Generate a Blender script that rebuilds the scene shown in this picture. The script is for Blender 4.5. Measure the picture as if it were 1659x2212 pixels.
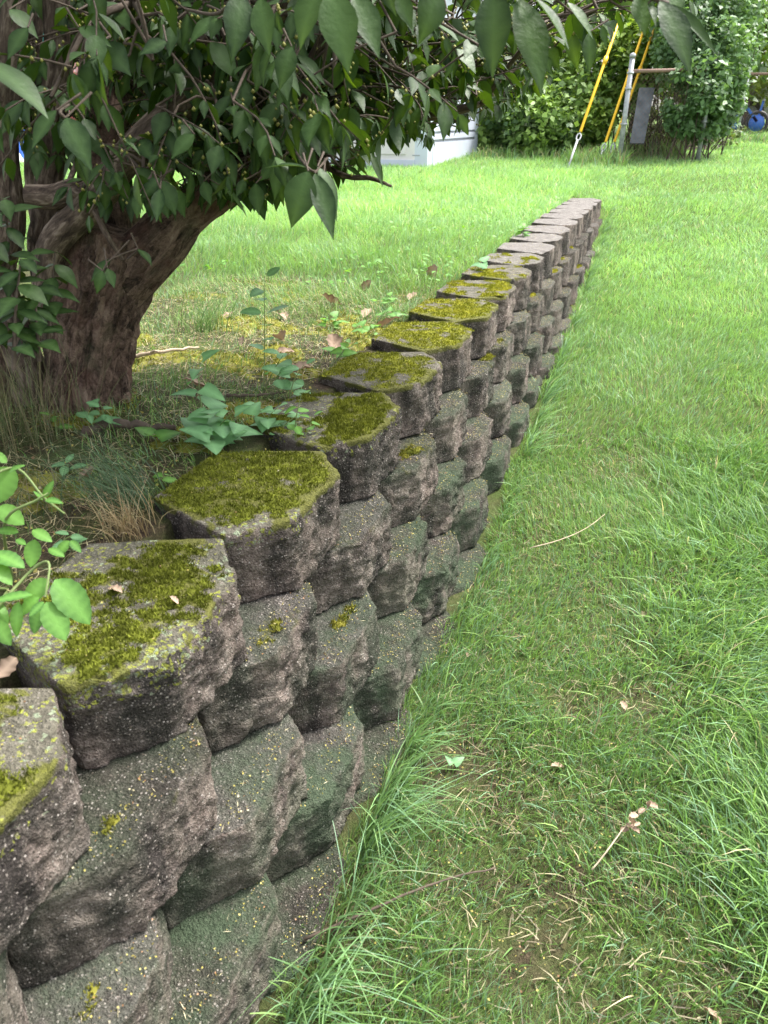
import bpy, math, random
import numpy as np
from mathutils import Vector, Matrix, Euler

# ------------------------------------------------------------------ camera, sky, sun, exposure
scene = bpy.context.scene
for o in list(bpy.data.objects): bpy.data.objects.remove(o)
C = scene.collection
F, CX, CY = 1640.0, 829.5, 1106.0              # focal length and centre in a 1659 x 2212 frame
PITCH, YAW, CAMH = math.radians(27.425), math.radians(18.842), 0.6536
cd = bpy.data.cameras.new('camera')
cam = bpy.data.objects.new('camera', cd); C.objects.link(cam)
cd.sensor_fit = 'VERTICAL'; cd.sensor_height = 36.0; cd.sensor_width = 27.0
cd.lens = 36.0 * F / 2212.0
cd.clip_start = 0.05; cd.clip_end = 500
cd.dof.use_dof = True; cd.dof.focus_distance = 2.3; cd.dof.aperture_fstop = 9.0
cam.location = (0, 0, CAMH)
cam.rotation_euler = (math.pi / 2 - PITCH, 0, YAW)
scene.camera = cam

SUN_EL, SUN_AZ = math.radians(60), math.radians(42)      # azimuth: clockwise from +Y
world = bpy.data.worlds.new('World'); scene.world = world; world.use_nodes = True
wn = world.node_tree; wn.nodes.clear()
sky = wn.nodes.new('ShaderNodeTexSky'); sky.sky_type = 'NISHITA'; sky.sun_disc = False
sky.sun_elevation = SUN_EL; sky.sun_rotation = SUN_AZ
sky.air_density = 1.0; sky.dust_density = 4.0; sky.ozone_density = 1.0
mixw = wn.nodes.new('ShaderNodeMix'); mixw.data_type = 'RGBA'; mixw.inputs[0].default_value = 0.7
hsv = wn.nodes.new('ShaderNodeHueSaturation'); hsv.inputs['Saturation'].default_value = 0.0
bg = wn.nodes.new('ShaderNodeBackground'); bg.inputs['Strength'].default_value = 0.15
wo = wn.nodes.new('ShaderNodeOutputWorld')
wn.links.new(sky.outputs[0], hsv.inputs['Color'])
wn.links.new(sky.outputs[0], mixw.inputs[6]); wn.links.new(hsv.outputs[0], mixw.inputs[7])
wn.links.new(mixw.outputs[2], bg.inputs['Color']); wn.links.new(bg.outputs[0], wo.inputs[0])

sl = bpy.data.lights.new('sun', 'SUN'); sl.energy = 2.3; sl.angle = math.radians(13); sl.color = (1.0, 0.96, 0.9)
sun = bpy.data.objects.new('sun', sl); C.objects.link(sun)
sdir = Vector((math.sin(SUN_AZ) * math.cos(SUN_EL), math.cos(SUN_AZ) * math.cos(SUN_EL), math.sin(SUN_EL)))
sun.rotation_euler = sdir.to_track_quat('Z', 'Y').to_euler()
sun.location = (3, 3, 8)

scene.view_settings.view_transform = 'Standard'; scene.view_settings.look = 'None'
scene.view_settings.exposure = 1.9; scene.view_settings.gamma = 1.0
scene.view_settings.use_curve_mapping = False
scene.cycles.max_bounces = 8; scene.cycles.transparent_max_bounces = 4

# ------------------------------------------------------------------ helpers
random.seed(7); R = np.random.default_rng(7)
def nrm(v):
    v = np.asarray(v, float); return v / max(np.linalg.norm(v), 1e-9)
_f = np.array([-math.sin(YAW) * math.cos(PITCH), math.cos(YAW) * math.cos(PITCH), -math.sin(PITCH)])
_r = np.array([math.cos(YAW), math.sin(YAW), 0.0]); _d = np.cross(_f, _r); _o = np.array([0, 0, CAMH])
def ray(u, v): return _f + _r * (u - CX) / F + _d * (v - CY) / F
def onz(u, v, z): d = ray(u, v); return _o + d * ((z - CAMH) / d[2])
def ony(u, v, Y): d = ray(u, v); return _o + d * (Y / d[1])
def ond(u, v, D): return _o + ray(u, v) * D                     # at view depth D
def project(P):
    q = np.asarray(P) - _o; z = q @ _f; zz = np.where(np.abs(z) < 1e-6, 1e-6, z)
    return CX + F * (q @ _r) / zz, CY + F * (q @ _d) / zz, z

def _hash(ix, iy, iz, seed):
    h = (ix * 374761393 + iy * 668265263 + iz * 2147483647 + seed * 974711) & 0xFFFFFFFF
    h = ((h ^ (h >> 13)) * 1274126177) & 0xFFFFFFFF
    h = ((h ^ (h >> 16)) * 2246822519) & 0xFFFFFFFF
    return ((h ^ (h >> 15)) & 0xFFFF) / 65535.0
def vnoise(p, seed=0):
    p = np.asarray(p, float)
    i = np.floor(p).astype(np.int64); f = p - i; f = f * f * (3 - 2 * f)
    r = 0
    for dx in (0, 1):
        wx = f[:, 0] if dx else 1 - f[:, 0]
        for dy in (0, 1):
            wy = f[:, 1] if dy else 1 - f[:, 1]
            for dz in (0, 1):
                wz = f[:, 2] if dz else 1 - f[:, 2]
                r = r + wx * wy * wz * _hash(i[:, 0] + dx, i[:, 1] + dy, i[:, 2] + dz, seed)
    return r
def fbm(p, o=4, seed=0):
    p = np.asarray(p, float)
    if p.shape[1] == 2: p = np.c_[p, np.zeros(len(p))]
    a, s, t = 0.5, 0, 0
    for k in range(o):
        s = s + a * vnoise(p * 2 ** k + 13.7 * k, seed + k); t += a; a *= 0.5
    return s / t                                              # 0..1
def sstep(a, b, x): t = np.clip((x - a) / (b - a), 0, 1); return t * t * (3 - 2 * t)

def link(name, me, mats=None, parent=None, loc=None):
    o = bpy.data.objects.new(name, me); C.objects.link(o)
    if mats is not None and me is not None and len(me.materials) == 0:
        for m in (mats if isinstance(mats, (list, tuple)) else [mats]): me.materials.append(m)
    if parent is not None: o.parent = parent
    if loc is not None: o.location = loc
    return o
def meshnp(name, V, quads=None, tris=None, smooth=True, attrs=None, col=None):
    """mesh from numpy arrays of vertices, quads and triangles"""
    me = bpy.data.meshes.new(name); V = np.ascontiguousarray(V, np.float32)
    q = np.zeros((0, 4), np.int32) if quads is None else np.asarray(quads, np.int32).reshape(-1, 4)
    t = np.zeros((0, 3), np.int32) if tris is None else np.asarray(tris, np.int32).reshape(-1, 3)
    me.vertices.add(len(V)); me.vertices.foreach_set('co', V.ravel())
    me.loops.add(q.size + t.size); me.polygons.add(len(q) + len(t))
    me.loops.foreach_set('vertex_index', np.concatenate([q.ravel(), t.ravel()]).astype(np.int32))
    st = np.concatenate([np.arange(len(q)) * 4, q.size + np.arange(len(t)) * 3]).astype(np.int32)
    me.polygons.foreach_set('loop_start', st)
    me.update(calc_edges=True)
    me.polygons.foreach_set('use_smooth', np.full(len(q) + len(t), bool(smooth)))
    for k, a in (attrs or {}).items():
        a = np.ascontiguousarray(a, np.float32)
        if a.ndim == 2: at = me.attributes.new(k, 'FLOAT_VECTOR', 'POINT'); at.data.foreach_set('vector', a.ravel())
        else: at = me.attributes.new(k, 'FLOAT', 'POINT'); at.data.foreach_set('value', a)
    if col is not None:
        c = np.ones((len(V), 4), np.float32); c[:, :3] = col
        at = me.attributes.new('col', 'FLOAT_COLOR', 'POINT'); at.data.foreach_set('color', c.ravel())
    me.validate()
    return me
class MB:
    """collects shapes for one mesh"""
    def __init__(s): s.V = []; s.Q = []; s.T = []; s.n = 0
    def add(s, V, Q=(), T=()):
        s.V.append(np.asarray(V, float).reshape(-1, 3))
        if len(Q): s.Q.append(np.asarray(Q) + s.n)
        if len(T): s.T.append(np.asarray(T) + s.n)
        s.n += len(s.V[-1])
    def box(s, c, d, rot=None):
        c = np.asarray(c, float); h = np.asarray(d, float) / 2
        v = np.array([[x, y, z] for x in (-1, 1) for y in (-1, 1) for z in (-1, 1)]) * h
        if rot is not None: v = v @ np.array(rot).T
        s.add(v + c, [[0, 1, 3, 2], [4, 6, 7, 5], [0, 4, 5, 1], [2, 3, 7, 6], [0, 2, 6, 4], [1, 5, 7, 3]])
    def bar(s, a, b, w, t):
        a = np.asarray(a, float); b = np.asarray(b, float); y = nrm(b - a)
        up = np.array([0, 0, 1.0]) if abs(y[2]) < .9 else np.array([1.0, 0, 0])
        x = nrm(np.cross(y, up)); z = np.cross(x, y)
        s.box((a + b) / 2, (w, np.linalg.norm(b - a), t), np.c_[x, y, z])
    def tube(s, P, r, n=8, cap=True):
        V, Q, T = tube(P, r, n, cap); s.add(V, Q, T)
    def build(s, name, mat, parent=None, smooth=False, loc=None, col=None):
        V = np.concatenate(s.V); 
        if loc is not None: V = V - np.asarray(loc)
        return link(name, meshnp(name, V, np.concatenate(s.Q) if s.Q else None, np.concatenate(s.T) if s.T else None, smooth, col=col), mat, parent, loc)
def resample(P, n):
    """Catmull-Rom through points (any dimension)"""
    P = np.asarray(P, float); m = len(P)
    E = np.vstack([2 * P[0] - P[1], P, 2 * P[-1] - P[-2]])
    out = []
    for t in np.linspace(0, m - 1 - 1e-9, n):
        i = int(t); f = t - i; a, b, c, d = E[i], E[i + 1], E[i + 2], E[i + 3]
        out.append(.5 * (2 * b + (c - a) * f + (2 * a - 5 * b + 4 * c - d) * f * f + (3 * b - a - 3 * c + d) * f ** 3))
    return np.array(out)
def tube(P, r, n=8, cap=True, rough=None):
    P = np.asarray(P, float); m = len(P); r = np.broadcast_to(np.asarray(r, float), (m,))
    T = np.gradient(P, axis=0); T /= np.linalg.norm(T, axis=1)[:, None] + 1e-12
    u = np.cross(T[0], [0.3, 1, 0.1]); u = nrm(u)
    V = np.zeros((m, n, 3)); ang = np.linspace(0, 2 * math.pi, n, endpoint=False)
    for i in range(m):
        u = nrm(u - T[i] * (u @ T[i])); w = np.cross(T[i], u)
        V[i] = P[i] + r[i] * (np.cos(ang)[:, None] * u + np.sin(ang)[:, None] * w)
        if rough is not None: V[i] = P[i] + (V[i] - P[i]) * rough(i, ang, V[i])[:, None]
    k = np.arange(m - 1)[:, None] * n; j = np.arange(n)[None]; j2 = (j + 1) % n
    Q = np.stack([k + j, k + j2, k + n + j2, k + n + j], -1).reshape(-1, 4)
    V = V.reshape(-1, 3); Tt = np.zeros((0, 3), int)
    if cap:
        V = np.vstack([V, P[0], P[-1]]); a = m * n
        jj = np.arange(n); Tt = np.vstack([np.c_[jj * 0 + a, (jj + 1) % n, jj], np.c_[jj * 0 + a + 1, (m - 1) * n + jj, (m - 1) * n + (jj + 1) % n]])
    return V, Q, Tt
def tag(o, label, cat=None, group=None, kind=None):
    if label: o['label'] = label
    if cat: o['category'] = cat
    if group: o['group'] = group
    if kind: o['kind'] = kind
    return o
def empty(name, loc, label, cat, group=None):
    o = bpy.data.objects.new(name, None); C.objects.link(o); o.location = loc; o.empty_display_size = .05
    return tag(o, label, cat, group)

# ------------------------------------------------------------------ materials
def M(name):
    m = bpy.data.materials.new(name); m.use_nodes = True; m.node_tree.nodes.clear(); return m, m.node_tree
def nd(nt, typ, ins=None, **props):
    n = nt.nodes.new(typ)
    for k, v in props.items(): setattr(n, k, v)
    for k, v in (ins or {}).items():
        s = n.inputs[k]
        if hasattr(v, 'links') or isinstance(v, bpy.types.NodeSocket): nt.links.new(v, s)
        else:
            if isinstance(v, (tuple, list)) and len(v) == 3 and s.type == 'RGBA': v = (*v, 1)
            s.default_value = v
    return n
def ramp(nt, fac, stops, interp='LINEAR'):
    n = nt.nodes.new('ShaderNodeValToRGB'); n.color_ramp.interpolation = interp; e = n.color_ramp.elements
    for i, (p, c) in enumerate(stops):
        x = e[i] if i < 2 else e.new(p)
        x.position = p; x.color = (*c, 1) if isinstance(c, (tuple, list)) else (c, c, c, 1)
    nt.links.new(fac, n.inputs[0]); return n.outputs[0]
def mix(nt, f, a, b, blend='MIX'):
    n = nt.nodes.new('ShaderNodeMix'); n.data_type = 'RGBA'; n.blend_type = blend
    for i, v in ((0, f), (6, a), (7, b)):
        if isinstance(v, bpy.types.NodeSocket): nt.links.new(v, n.inputs[i])
        else: n.inputs[i].default_value = (*v, 1) if isinstance(v, (tuple, list)) else v
    return n.outputs[2]
def mth(nt, op, a, b=0.0, clamp=False):
    n = nt.nodes.new('ShaderNodeMath'); n.operation = op; n.use_clamp = clamp
    for i, v in ((0, a), (1, b)):
        if isinstance(v, bpy.types.NodeSocket): nt.links.new(v, n.inputs[i])
        else: n.inputs[i].default_value = v
    return n.outputs[0]
def noise(nt, vec, scale, detail=4, rough=.55, dist=0.0):
    return nd(nt, 'ShaderNodeTexNoise', {'Vector': vec, 'Scale': scale, 'Detail': detail, 'Roughness': rough, 'Distortion': dist}).outputs[0]
def pos(nt, scale=None):
    p = nt.nodes.new('ShaderNodeNewGeometry').outputs['Position']
    if scale is None: return p
    return nd(nt, 'ShaderNodeMapping', {'Vector': p, 'Scale': scale}).outputs[0]
def attr(nt, name, out='Fac'):
    return nd(nt, 'ShaderNodeAttribute', attribute_name=name).outputs[out]
def finish(nt, shader): 
    o = nt.nodes.new('ShaderNodeOutputMaterial'); nt.links.new(shader, o.inputs[0])
def bsdf(nt, col, rough=.7, bump=None, bs=.5, bd=.005, spec=.4, metal=0.0):
    ins = {'Base Color': col, 'Roughness': rough, 'Specular IOR Level': spec, 'Metallic': metal}
    if bump is not None:
        ins['Normal'] = nd(nt, 'ShaderNodeBump', {'Height': bump, 'Strength': bs, 'Distance': bd}).outputs[0]
    return nd(nt, 'ShaderNodeBsdfPrincipled', ins).outputs[0]
def leafy(nt, col, tcol, t=.35, rough=.5, spec=.35, bump=None):
    a = bsdf(nt, col, rough, bump, .4, .002, spec)
    b = nd(nt, 'ShaderNodeBsdfTranslucent', {'Color': tcol}).outputs[0]
    return nd(nt, 'ShaderNodeMixShader', {0: t, 1: a, 2: b}).outputs[0]
def simple(name, col, rough=.6, var=.15, scale=20, spec=.4, metal=0.0, bump=.3):
    m, nt = M(name); n = noise(nt, pos(nt), scale, 5)
    c = ramp(nt, n, [(.25, tuple(x * (1 - var) for x in col)), (.75, tuple(min(1, x * (1 + var)) for x in col))])
    finish(nt, bsdf(nt, c, rough, n, bump, .003, spec, metal)); return m
MAT = {}
def mat_concrete():
    m, nt = M('weathered_concrete'); P = pos(nt)
    big = noise(nt, P, 6, 5, .6); med = noise(nt, P, 26, 5, .65); fine = noise(nt, P, 120, 4, .7)
    streak = noise(nt, pos(nt, (1, 1, .3)), 14, 5, .6)
    t = mth(nt, 'ADD', mth(nt, 'MULTIPLY', med, .55), mth(nt, 'MULTIPLY', fine, .45))
    base = ramp(nt, t, [(.36, (.05, .043, .039)), (.45, (.14, .119, .104)), (.53, (.25, .212, .186)), (.64, (.46, .405, .36))])
    pinkish = mix(nt, mth(nt, 'MULTIPLY', noise(nt, P, 3.1, 3), .5), base, (.30, .205, .17))
    nz = nd(nt, 'ShaderNodeSeparateXYZ', {0: nt.nodes.new('ShaderNodeNewGeometry').outputs['Normal']}).outputs[2]
    up = ramp(nt, nz, [(.55, 0.0), (.85, 1.0)])
    # sooty black weathering on the split faces
    sd = ramp(nt, mth(nt, 'ADD', mth(nt, 'MULTIPLY', big, .5), mth(nt, 'MULTIPLY', streak, .5)), [(.445, 1.0), (.565, 0.0)])
    sd = mth(nt, 'MULTIPLY', sd, mth(nt, 'SUBTRACT', .92, mth(nt, 'MULTIPLY', up, .35)))
    c = mix(nt, mth(nt, 'MULTIPLY', sd, .97), pinkish, mix(nt, fine, (.010, .009, .0085), (.05, .043, .040)))
    topc = ramp(nt, t, [(.34, (.05, .047, .034)), (.5, (.115, .107, .078)), (.66, (.22, .205, .16))])
    led = attr(nt, 'cap')
    c = mix(nt, mth(nt, 'MULTIPLY', mth(nt, 'MULTIPLY', up, led), .85), c, topc)
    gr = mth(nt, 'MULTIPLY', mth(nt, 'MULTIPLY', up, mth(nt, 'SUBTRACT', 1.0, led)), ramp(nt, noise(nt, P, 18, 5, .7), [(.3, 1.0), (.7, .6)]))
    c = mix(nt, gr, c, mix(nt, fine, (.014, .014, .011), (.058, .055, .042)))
    old = attr(nt, 'bare')
    c = mix(nt, mth(nt, 'MULTIPLY', mth(nt, 'MULTIPLY', up, old), .9), c, ramp(nt, t, [(.34, (.10, .09, .082)), (.5, (.195, .178, .165)), (.66, (.32, .298, .28))]))
    # pale and tan aggregate grains
    vo = nd(nt, 'ShaderNodeTexVoronoi', {'Vector': P, 'Scale': 210.0, 'Randomness': 1.0})
    rnd = nd(nt, 'ShaderNodeSeparateColor', {0: vo.outputs['Color']}).outputs[0]
    g = mth(nt, 'MULTIPLY', mth(nt, 'LESS_THAN', vo.outputs['Distance'], mth(nt, 'MULTIPLY', med, .62)), mth(nt, 'GREATER_THAN', rnd, .64))
    c = mix(nt, mth(nt, 'MULTIPLY', g, mth(nt, 'SUBTRACT', .8, mth(nt, 'MULTIPLY', mth(nt, 'MULTIPLY', up, led), .45))), c, mix(nt, mth(nt, 'FRACT', mth(nt, 'MULTIPLY', rnd, 9.0)), (.25, .19, .15), (.66, .60, .55)))
    gn = noise(nt, P, 330, 2, .6)
    c = mix(nt, mth(nt, 'MULTIPLY', ramp(nt, gn, [(.56, 0.0), (.66, 1.0)]), mth(nt, 'MULTIPLY', mth(nt, 'SUBTRACT', 1.0, mth(nt, 'MULTIPLY', up, led)), .30)), c, (.42, .365, .32))
    c = mix(nt, mth(nt, 'MULTIPLY', ramp(nt, gn, [(.36, 1.0), (.45, 0.0)]), .38), c, (.02, .017, .016))
    # green algae film
    al = attr(nt, 'algae'); an = ramp(nt, noise(nt, P, 7, 5, .65), [(.36, 0.0), (.58, 1.0)])
    c = mix(nt, mth(nt, 'MULTIPLY', al, mth(nt, 'MULTIPLY', an, .85)), c, mix(nt, gn, (.016, .036, .018), (.125, .175, .10)))
    # crusty lichen rosettes
    dv = nd(nt, 'ShaderNodeVectorMath', {0: P, 1: nd(nt, 'ShaderNodeVectorMath', {0: nd(nt, 'ShaderNodeTexNoise', {'Vector': P, 'Scale': 90.0, 'Detail': 3.0}).outputs['Color'], 1: (.022, .022, .022)}, operation='MULTIPLY').outputs[0]}, operation='ADD').outputs[0]
    li = attr(nt, 'lichen')
    for sc, thr, c1, c2, w in ((120., .55, (.18, .22, .04), (.32, .34, .05), .85), (82., .42, (.22, .28, .16), (.32, .38, .25), .75)):
        v2 = nd(nt, 'ShaderNodeTexVoronoi', {'Vector': dv, 'Scale': sc})
        r2 = nd(nt, 'ShaderNodeSeparateColor', {0: v2.outputs['Color']}).outputs[1]
        f = mth(nt, 'MULTIPLY', ramp(nt, v2.outputs['Distance'], [(thr - .07, 1.0), (thr, 0.0)]), mth(nt, 'GREATER_THAN', mth(nt, 'ADD', r2, mth(nt, 'MULTIPLY', li, .9)), 1.15))
        f = mth(nt, 'MULTIPLY', f, ramp(nt, noise(nt, P, 130, 3), [(.38, 0.25), (.55, 1.0)]))
        c = mix(nt, mth(nt, 'MULTIPLY', f, w), c, mix(nt, r2, c1, c2))
    # thin moss film round the cushions
    mo = attr(nt, 'moss'); mf = ramp(nt, mth(nt, 'ADD', mo, mth(nt, 'MULTIPLY', mth(nt, 'SUBTRACT', noise(nt, P, 55, 5, .7), .5), 1.1)), [(.28, 0.0), (.62, .9)])
    c = mix(nt, mf, c, mix(nt, fine, (.05, .056, .012), (.19, .19, .036)))
    h = mth(nt, 'ADD', mth(nt, 'MULTIPLY', fine, .8), mth(nt, 'ADD', mth(nt, 'MULTIPLY', med, .8), mth(nt, 'MULTIPLY', g, .12)))
    h = mth(nt, 'MULTIPLY', mth(nt, 'ADD', h, mth(nt, 'MULTIPLY', gn, .35)), mth(nt, 'SUBTRACT', 1.0, mth(nt, 'MULTIPLY', mth(nt, 'MULTIPLY', up, led), .5)))
    finish(nt, bsdf(nt, c, .88, h, 1.0, .03, .2)); return m
def mat_attr_leaf(name, t=.35, rough=.5, spec=.35, tmul=(1.5, 1.5, .7)):
    m, nt = M(name); c = attr(nt, 'col', 'Color')
    tc = mix(nt, 1.0, c, tmul, 'MULTIPLY'); finish(nt, leafy(nt, c, tc, t, rough, spec)); return m
def mat_leaf(name, c1, c2, t=.3, rough=.42, spec=.5, tmul=(2.2, 2.0, .5), under=None):
    """leaf blade: midrib and side veins from the leaf's own coordinates, a hue for each leaf"""
    m, nt = M(name)
    oi = nt.nodes.new('ShaderNodeObjectInfo').outputs['Random']
    rn = attr(nt, 'tone'); f = mth(nt, 'FRACT', mth(nt, 'ADD', oi, rn))
    c = mix(nt, f, c1, c2)
    v = attr(nt, 'vein'); c = mix(nt, mth(nt, 'MULTIPLY', v, .5), c, tuple(min(1, x * 2.2 + .03) for x in c2))
    if under: 
        bf = nt.nodes.new('ShaderNodeNewGeometry').outputs['Backfacing']; c = mix(nt, bf, c, under)
    tc = mix(nt, 1.0, c, tmul, 'MULTIPLY')
    finish(nt, leafy(nt, c, tc, t, rough, spec, noise(nt, pos(nt), 160, 2))); return m
def mat_bark():
    m, nt = M('flaking_bark'); P = attrv(nt, 'along')
    a = noise(nt, P, 55, 7, .72, 1.2); b = noise(nt, pos(nt), 9, 4, .6); f = noise(nt, pos(nt), 130, 5, .75)
    wob = nd(nt, 'ShaderNodeVectorMath', {0: P, 1: nd(nt, 'ShaderNodeVectorMath', {0: nd(nt, 'ShaderNodeTexNoise', {'Vector': P, 'Scale': 40.0, 'Detail': 4.0}).outputs['Color'], 1: (.03, .03, .03)}, operation='MULTIPLY').outputs[0]}, operation='ADD').outputs[0]
    crack = nd(nt, 'ShaderNodeTexVoronoi', {'Vector': wob, 'Scale': 38.0}, feature='DISTANCE_TO_EDGE').outputs['Distance']
    pl = nd(nt, 'ShaderNodeTexVoronoi', {'Vector': wob, 'Scale': 38.0}); pr = nd(nt, 'ShaderNodeSeparateColor', {0: pl.outputs['Color']}).outputs[0]
    t = mth(nt, 'ADD', mth(nt, 'MULTIPLY', a, .55), mth(nt, 'ADD', mth(nt, 'MULTIPLY', f, .3), mth(nt, 'MULTIPLY', pr, .15)))
    c = ramp(nt, t, [(.37, (.036, .024, .018)), (.46, (.16, .106, .080)), (.54, (.33, .225, .17)), (.66, (.52, .39, .30))])
    c = mix(nt, ramp(nt, b, [(.50, 0.0), (.62, .7)]), c, mix(nt, f, (.14, .07, .055), (.34, .19, .15)))
    c = mix(nt, ramp(nt, noise(nt, pos(nt), 14, 4), [(.54, 0.0), (.7, .5)]), c, (.13, .135, .075))
    ck = mth(nt, 'MULTIPLY', ramp(nt, crack, [(.0, 1.0), (.09, 0.0)]), ramp(nt, b, [(.4, 0.0), (.6, 1.0)])); c = mix(nt, mth(nt, 'MULTIPLY', ck, .4), c, (.04, .028, .022))
    h = mth(nt, 'ADD', mth(nt, 'ADD', a, mth(nt, 'MULTIPLY', pr, .5)), mth(nt, 'SUBTRACT', mth(nt, 'MULTIPLY', f, .5), mth(nt, 'MULTIPLY', ck, .3)))
    finish(nt, bsdf(nt, c, .9, h, 1.0, .05, .2)); return m
def mat_limb():
    m, nt = M('striped_limb_bark'); P = pos(nt)
    a = noise(nt, attrv(nt, 'along'), 75, 5, .65, .4)
    c = ramp(nt, a, [(.36, (.04, .029, .023)), (.52, (.115, .085, .066)), (.64, (.24, .19, .15))])
    finish(nt, bsdf(nt, c, .9, a, .9, .01, .2)); return m
def attrv(nt, name): return nd(nt, 'ShaderNodeAttribute', attribute_name=name).outputs['Vector']
def mat_ground():
    m, nt = M('lawn_soil'); P = pos(nt)
    n = noise(nt, P, 60, 6, .7); b = noise(nt, P, 9, 5, .6); f = noise(nt, P, 260, 3, .7)
    soil = ramp(nt, mth(nt, 'ADD', mth(nt, 'MULTIPLY', n, .6), mth(nt, 'MULTIPLY', f, .4)), [(.34, (.016, .011, .008)), (.52, (.058, .040, .028)), (.68, (.13, .095, .064))])  # dark brown soil, deepened so gaps between blades carry painted shade
    thatch = ramp(nt, f, [(.3, (.028, .042, .012)), (.7, (.105, .135, .042))])
    c = mix(nt, ramp(nt, b, [(.38, 0.0), (.6, .85)]), soil, thatch)
    c = mix(nt, attr(nt, 'green'), c, mix(nt, n, (.05, .10, .018), (.13, .21, .042)))
    finish(nt, bsdf(nt, c, .95, mth(nt, 'ADD', n, f), .8, .012, .15)); return m
MAT['concrete'] = mat_concrete(); MAT['bark'] = mat_bark(); MAT['limb'] = mat_limb(); MAT['ground'] = mat_ground()
MAT['grass'] = mat_attr_leaf('grass_blades', .36, .5, .35, (1.1, 1.15, .75))
MAT['moss'] = mat_attr_leaf('moss_cushions', .15, .9, .1)
MAT['far'] = mat_attr_leaf('hedge_leaves', .3, .5, .35)
MAT['tree_leaf'] = mat_leaf('shrub_leaf', (.006, .020, .005), (.027, .060, .012), .24, .48, .22, (3.2, 2.8, .35), (.022, .050, .014))
MAT['weed_leaf'] = mat_leaf('weed_leaf', (.075, .175, .075), (.115, .235, .10), .28, .55, .35, (1.5, 1.6, .6))
MAT['young_leaf'] = mat_leaf('young_leaf', (.045, .125, .026), (.095, .21, .038), .36, .5, .3, (1.9, 1.8, .4))
MAT['stem'] = simple('green_stem', (.14, .19, .06), .6, .2, 60)
MAT['twig'] = simple('twig_wood', (.075, .055, .04), .85, .35, 80)
MAT['flower'] = simple('flower_bud', (.20, .20, .045), .7, .3, 90)
MAT['dry'] = mat_leaf('dry_leaf', (.10, .066, .044), (.27, .195, .14), .1, .75, .2, (1.1, .9, .7))
MAT['straw'] = simple('straw', (.42, .32, .18), .8, .3, 50)

# ------------------------------------------------------------------ the ground: one sheet, upper bank and lower lawn
LOWY = [-6, 2.2, 3, 4, 5, 7.2, 8.37, 10, 12, 18, 40, 200]; LOWZ = [-.63, -.62, -.56, -.51, -.48, -.30, -.10, .08, .16, .31, .6, 1.5]
UPY = [-6, 2, 6, 8, 10, 12, 18, 40, 200]; UPZ = [-.05, -.035, -.03, -.05, .085, .15, .30, .6, 1.5]
def zground(x, y):
    x = np.asarray(x, float); y = np.asarray(y, float)
    lo = np.interp(y, LOWY, LOWZ); up = np.interp(y, UPY, UPZ)
    up = up - .01 * np.clip(-x - 4, 0, 6)
    up = up + .05 * np.exp(-(((x + 1.3) / .45) ** 2 + ((y - 1.55) / .5) ** 2))          # root mound of the shrub
    up = up + .025 * (fbm(np.c_[x.ravel() * 2.3, y.ravel() * 2.3], 3, 5).reshape(x.shape) - .5) * np.clip(-x - .86, 0, .3) / .3
    lo = lo + .035 * (fbm(np.c_[x.ravel() * 1.7, y.ravel() * 1.7], 3, 9).reshape(x.shape) - .5) * np.clip((x + .4) / .3, 0, 1)
    lo = lo + .02 * sstep(.0, .5, x - RIDGE(y)) - .014 * sstep(-.24, -.36, x)
    t = sstep(-.80, -.72, x)
    return up * (1 - t) + lo * t
def RIDGE(y): return np.interp(y, [.5, .89, 1.04, 1.3, 1.58, 1.88, 2.43, 3.5, 6], [.42, .34, .29, .23, .17, .14, .12, .22, .5])
def axis(parts): return np.unique(np.round(np.concatenate([np.arange(a, b, s) for a, b, s in parts]), 4))
gx = axis([(-120, -20, 10), (-20, -4, .8), (-4, -1, .08), (-1, -.86, .03), (-.86, -.66, .02), (-.66, 1.6, .05), (1.6, 6, .3), (6, 20, 1.5), (20, 121, 10)])
gy = axis([(-30, -2, 4), (-2, 0, .25), (0, 4, .06), (4, 9, .12), (9, 20, .5), (20, 60, 4), (60, 201, 20)])
GX, GY = np.meshgrid(gx, gy, indexing='ij'); GZ = zground(GX, GY)
ii = np.arange(GX.size).reshape(GX.shape)
quads = np.stack([ii[:-1, :-1], ii[1:, :-1], ii[1:, 1:], ii[:-1, 1:]], -1).reshape(-1, 4)
dist = np.hypot(GX, GY)
def thin(x, y):
    """0 = bare, worn or mossy ground, 1 = full turf"""
    x = np.asarray(x, float); y = np.asarray(y, float)
    n = fbm(np.c_[x.ravel() * 4.2, y.ravel() * 4.2], 4, 21).reshape(x.shape)
    up = sstep(1.7, 4.0, y + .25 * (x + .9)) * .75 + .32 * sstep(.46, .62, n)                 # under the shrub the bank is thin
    lush = sstep(-.06, .14, x - RIDGE(y)); far = sstep(2.6, 4.2, y)
    lo = np.maximum(np.maximum(lush, far * .95), .70 + .36 * sstep(.40, .58, n))
    for bx, by, br in ((-.22, 1.18, .12), (-.30, 1.26, .07), (.12, 1.55, .07), (-.37, .76, .08), (-.05, 1.5, .07), (-.02, .85, .1)):
        lo = lo * (1 - .85 * np.exp(-((x - bx) ** 2 + (y - by) ** 2) / br ** 2))
    return np.where(x < -.78, np.where(y > 8.2, np.maximum(up, lo), up), lo)
green = np.clip(thin(GX, GY) * .75, 0, 1) * np.clip(.1 + dist / 8, 0, 1)  # less green up close, leaving the dark gap shade in the ground colour
me = meshnp('lawn', np.stack([GX, GY, GZ], -1).reshape(-1, 3), quads, attrs={'green': green.ravel()})
lawn = link('lawn', me, MAT['ground']); tag(lawn, None, kind='structure')

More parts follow.
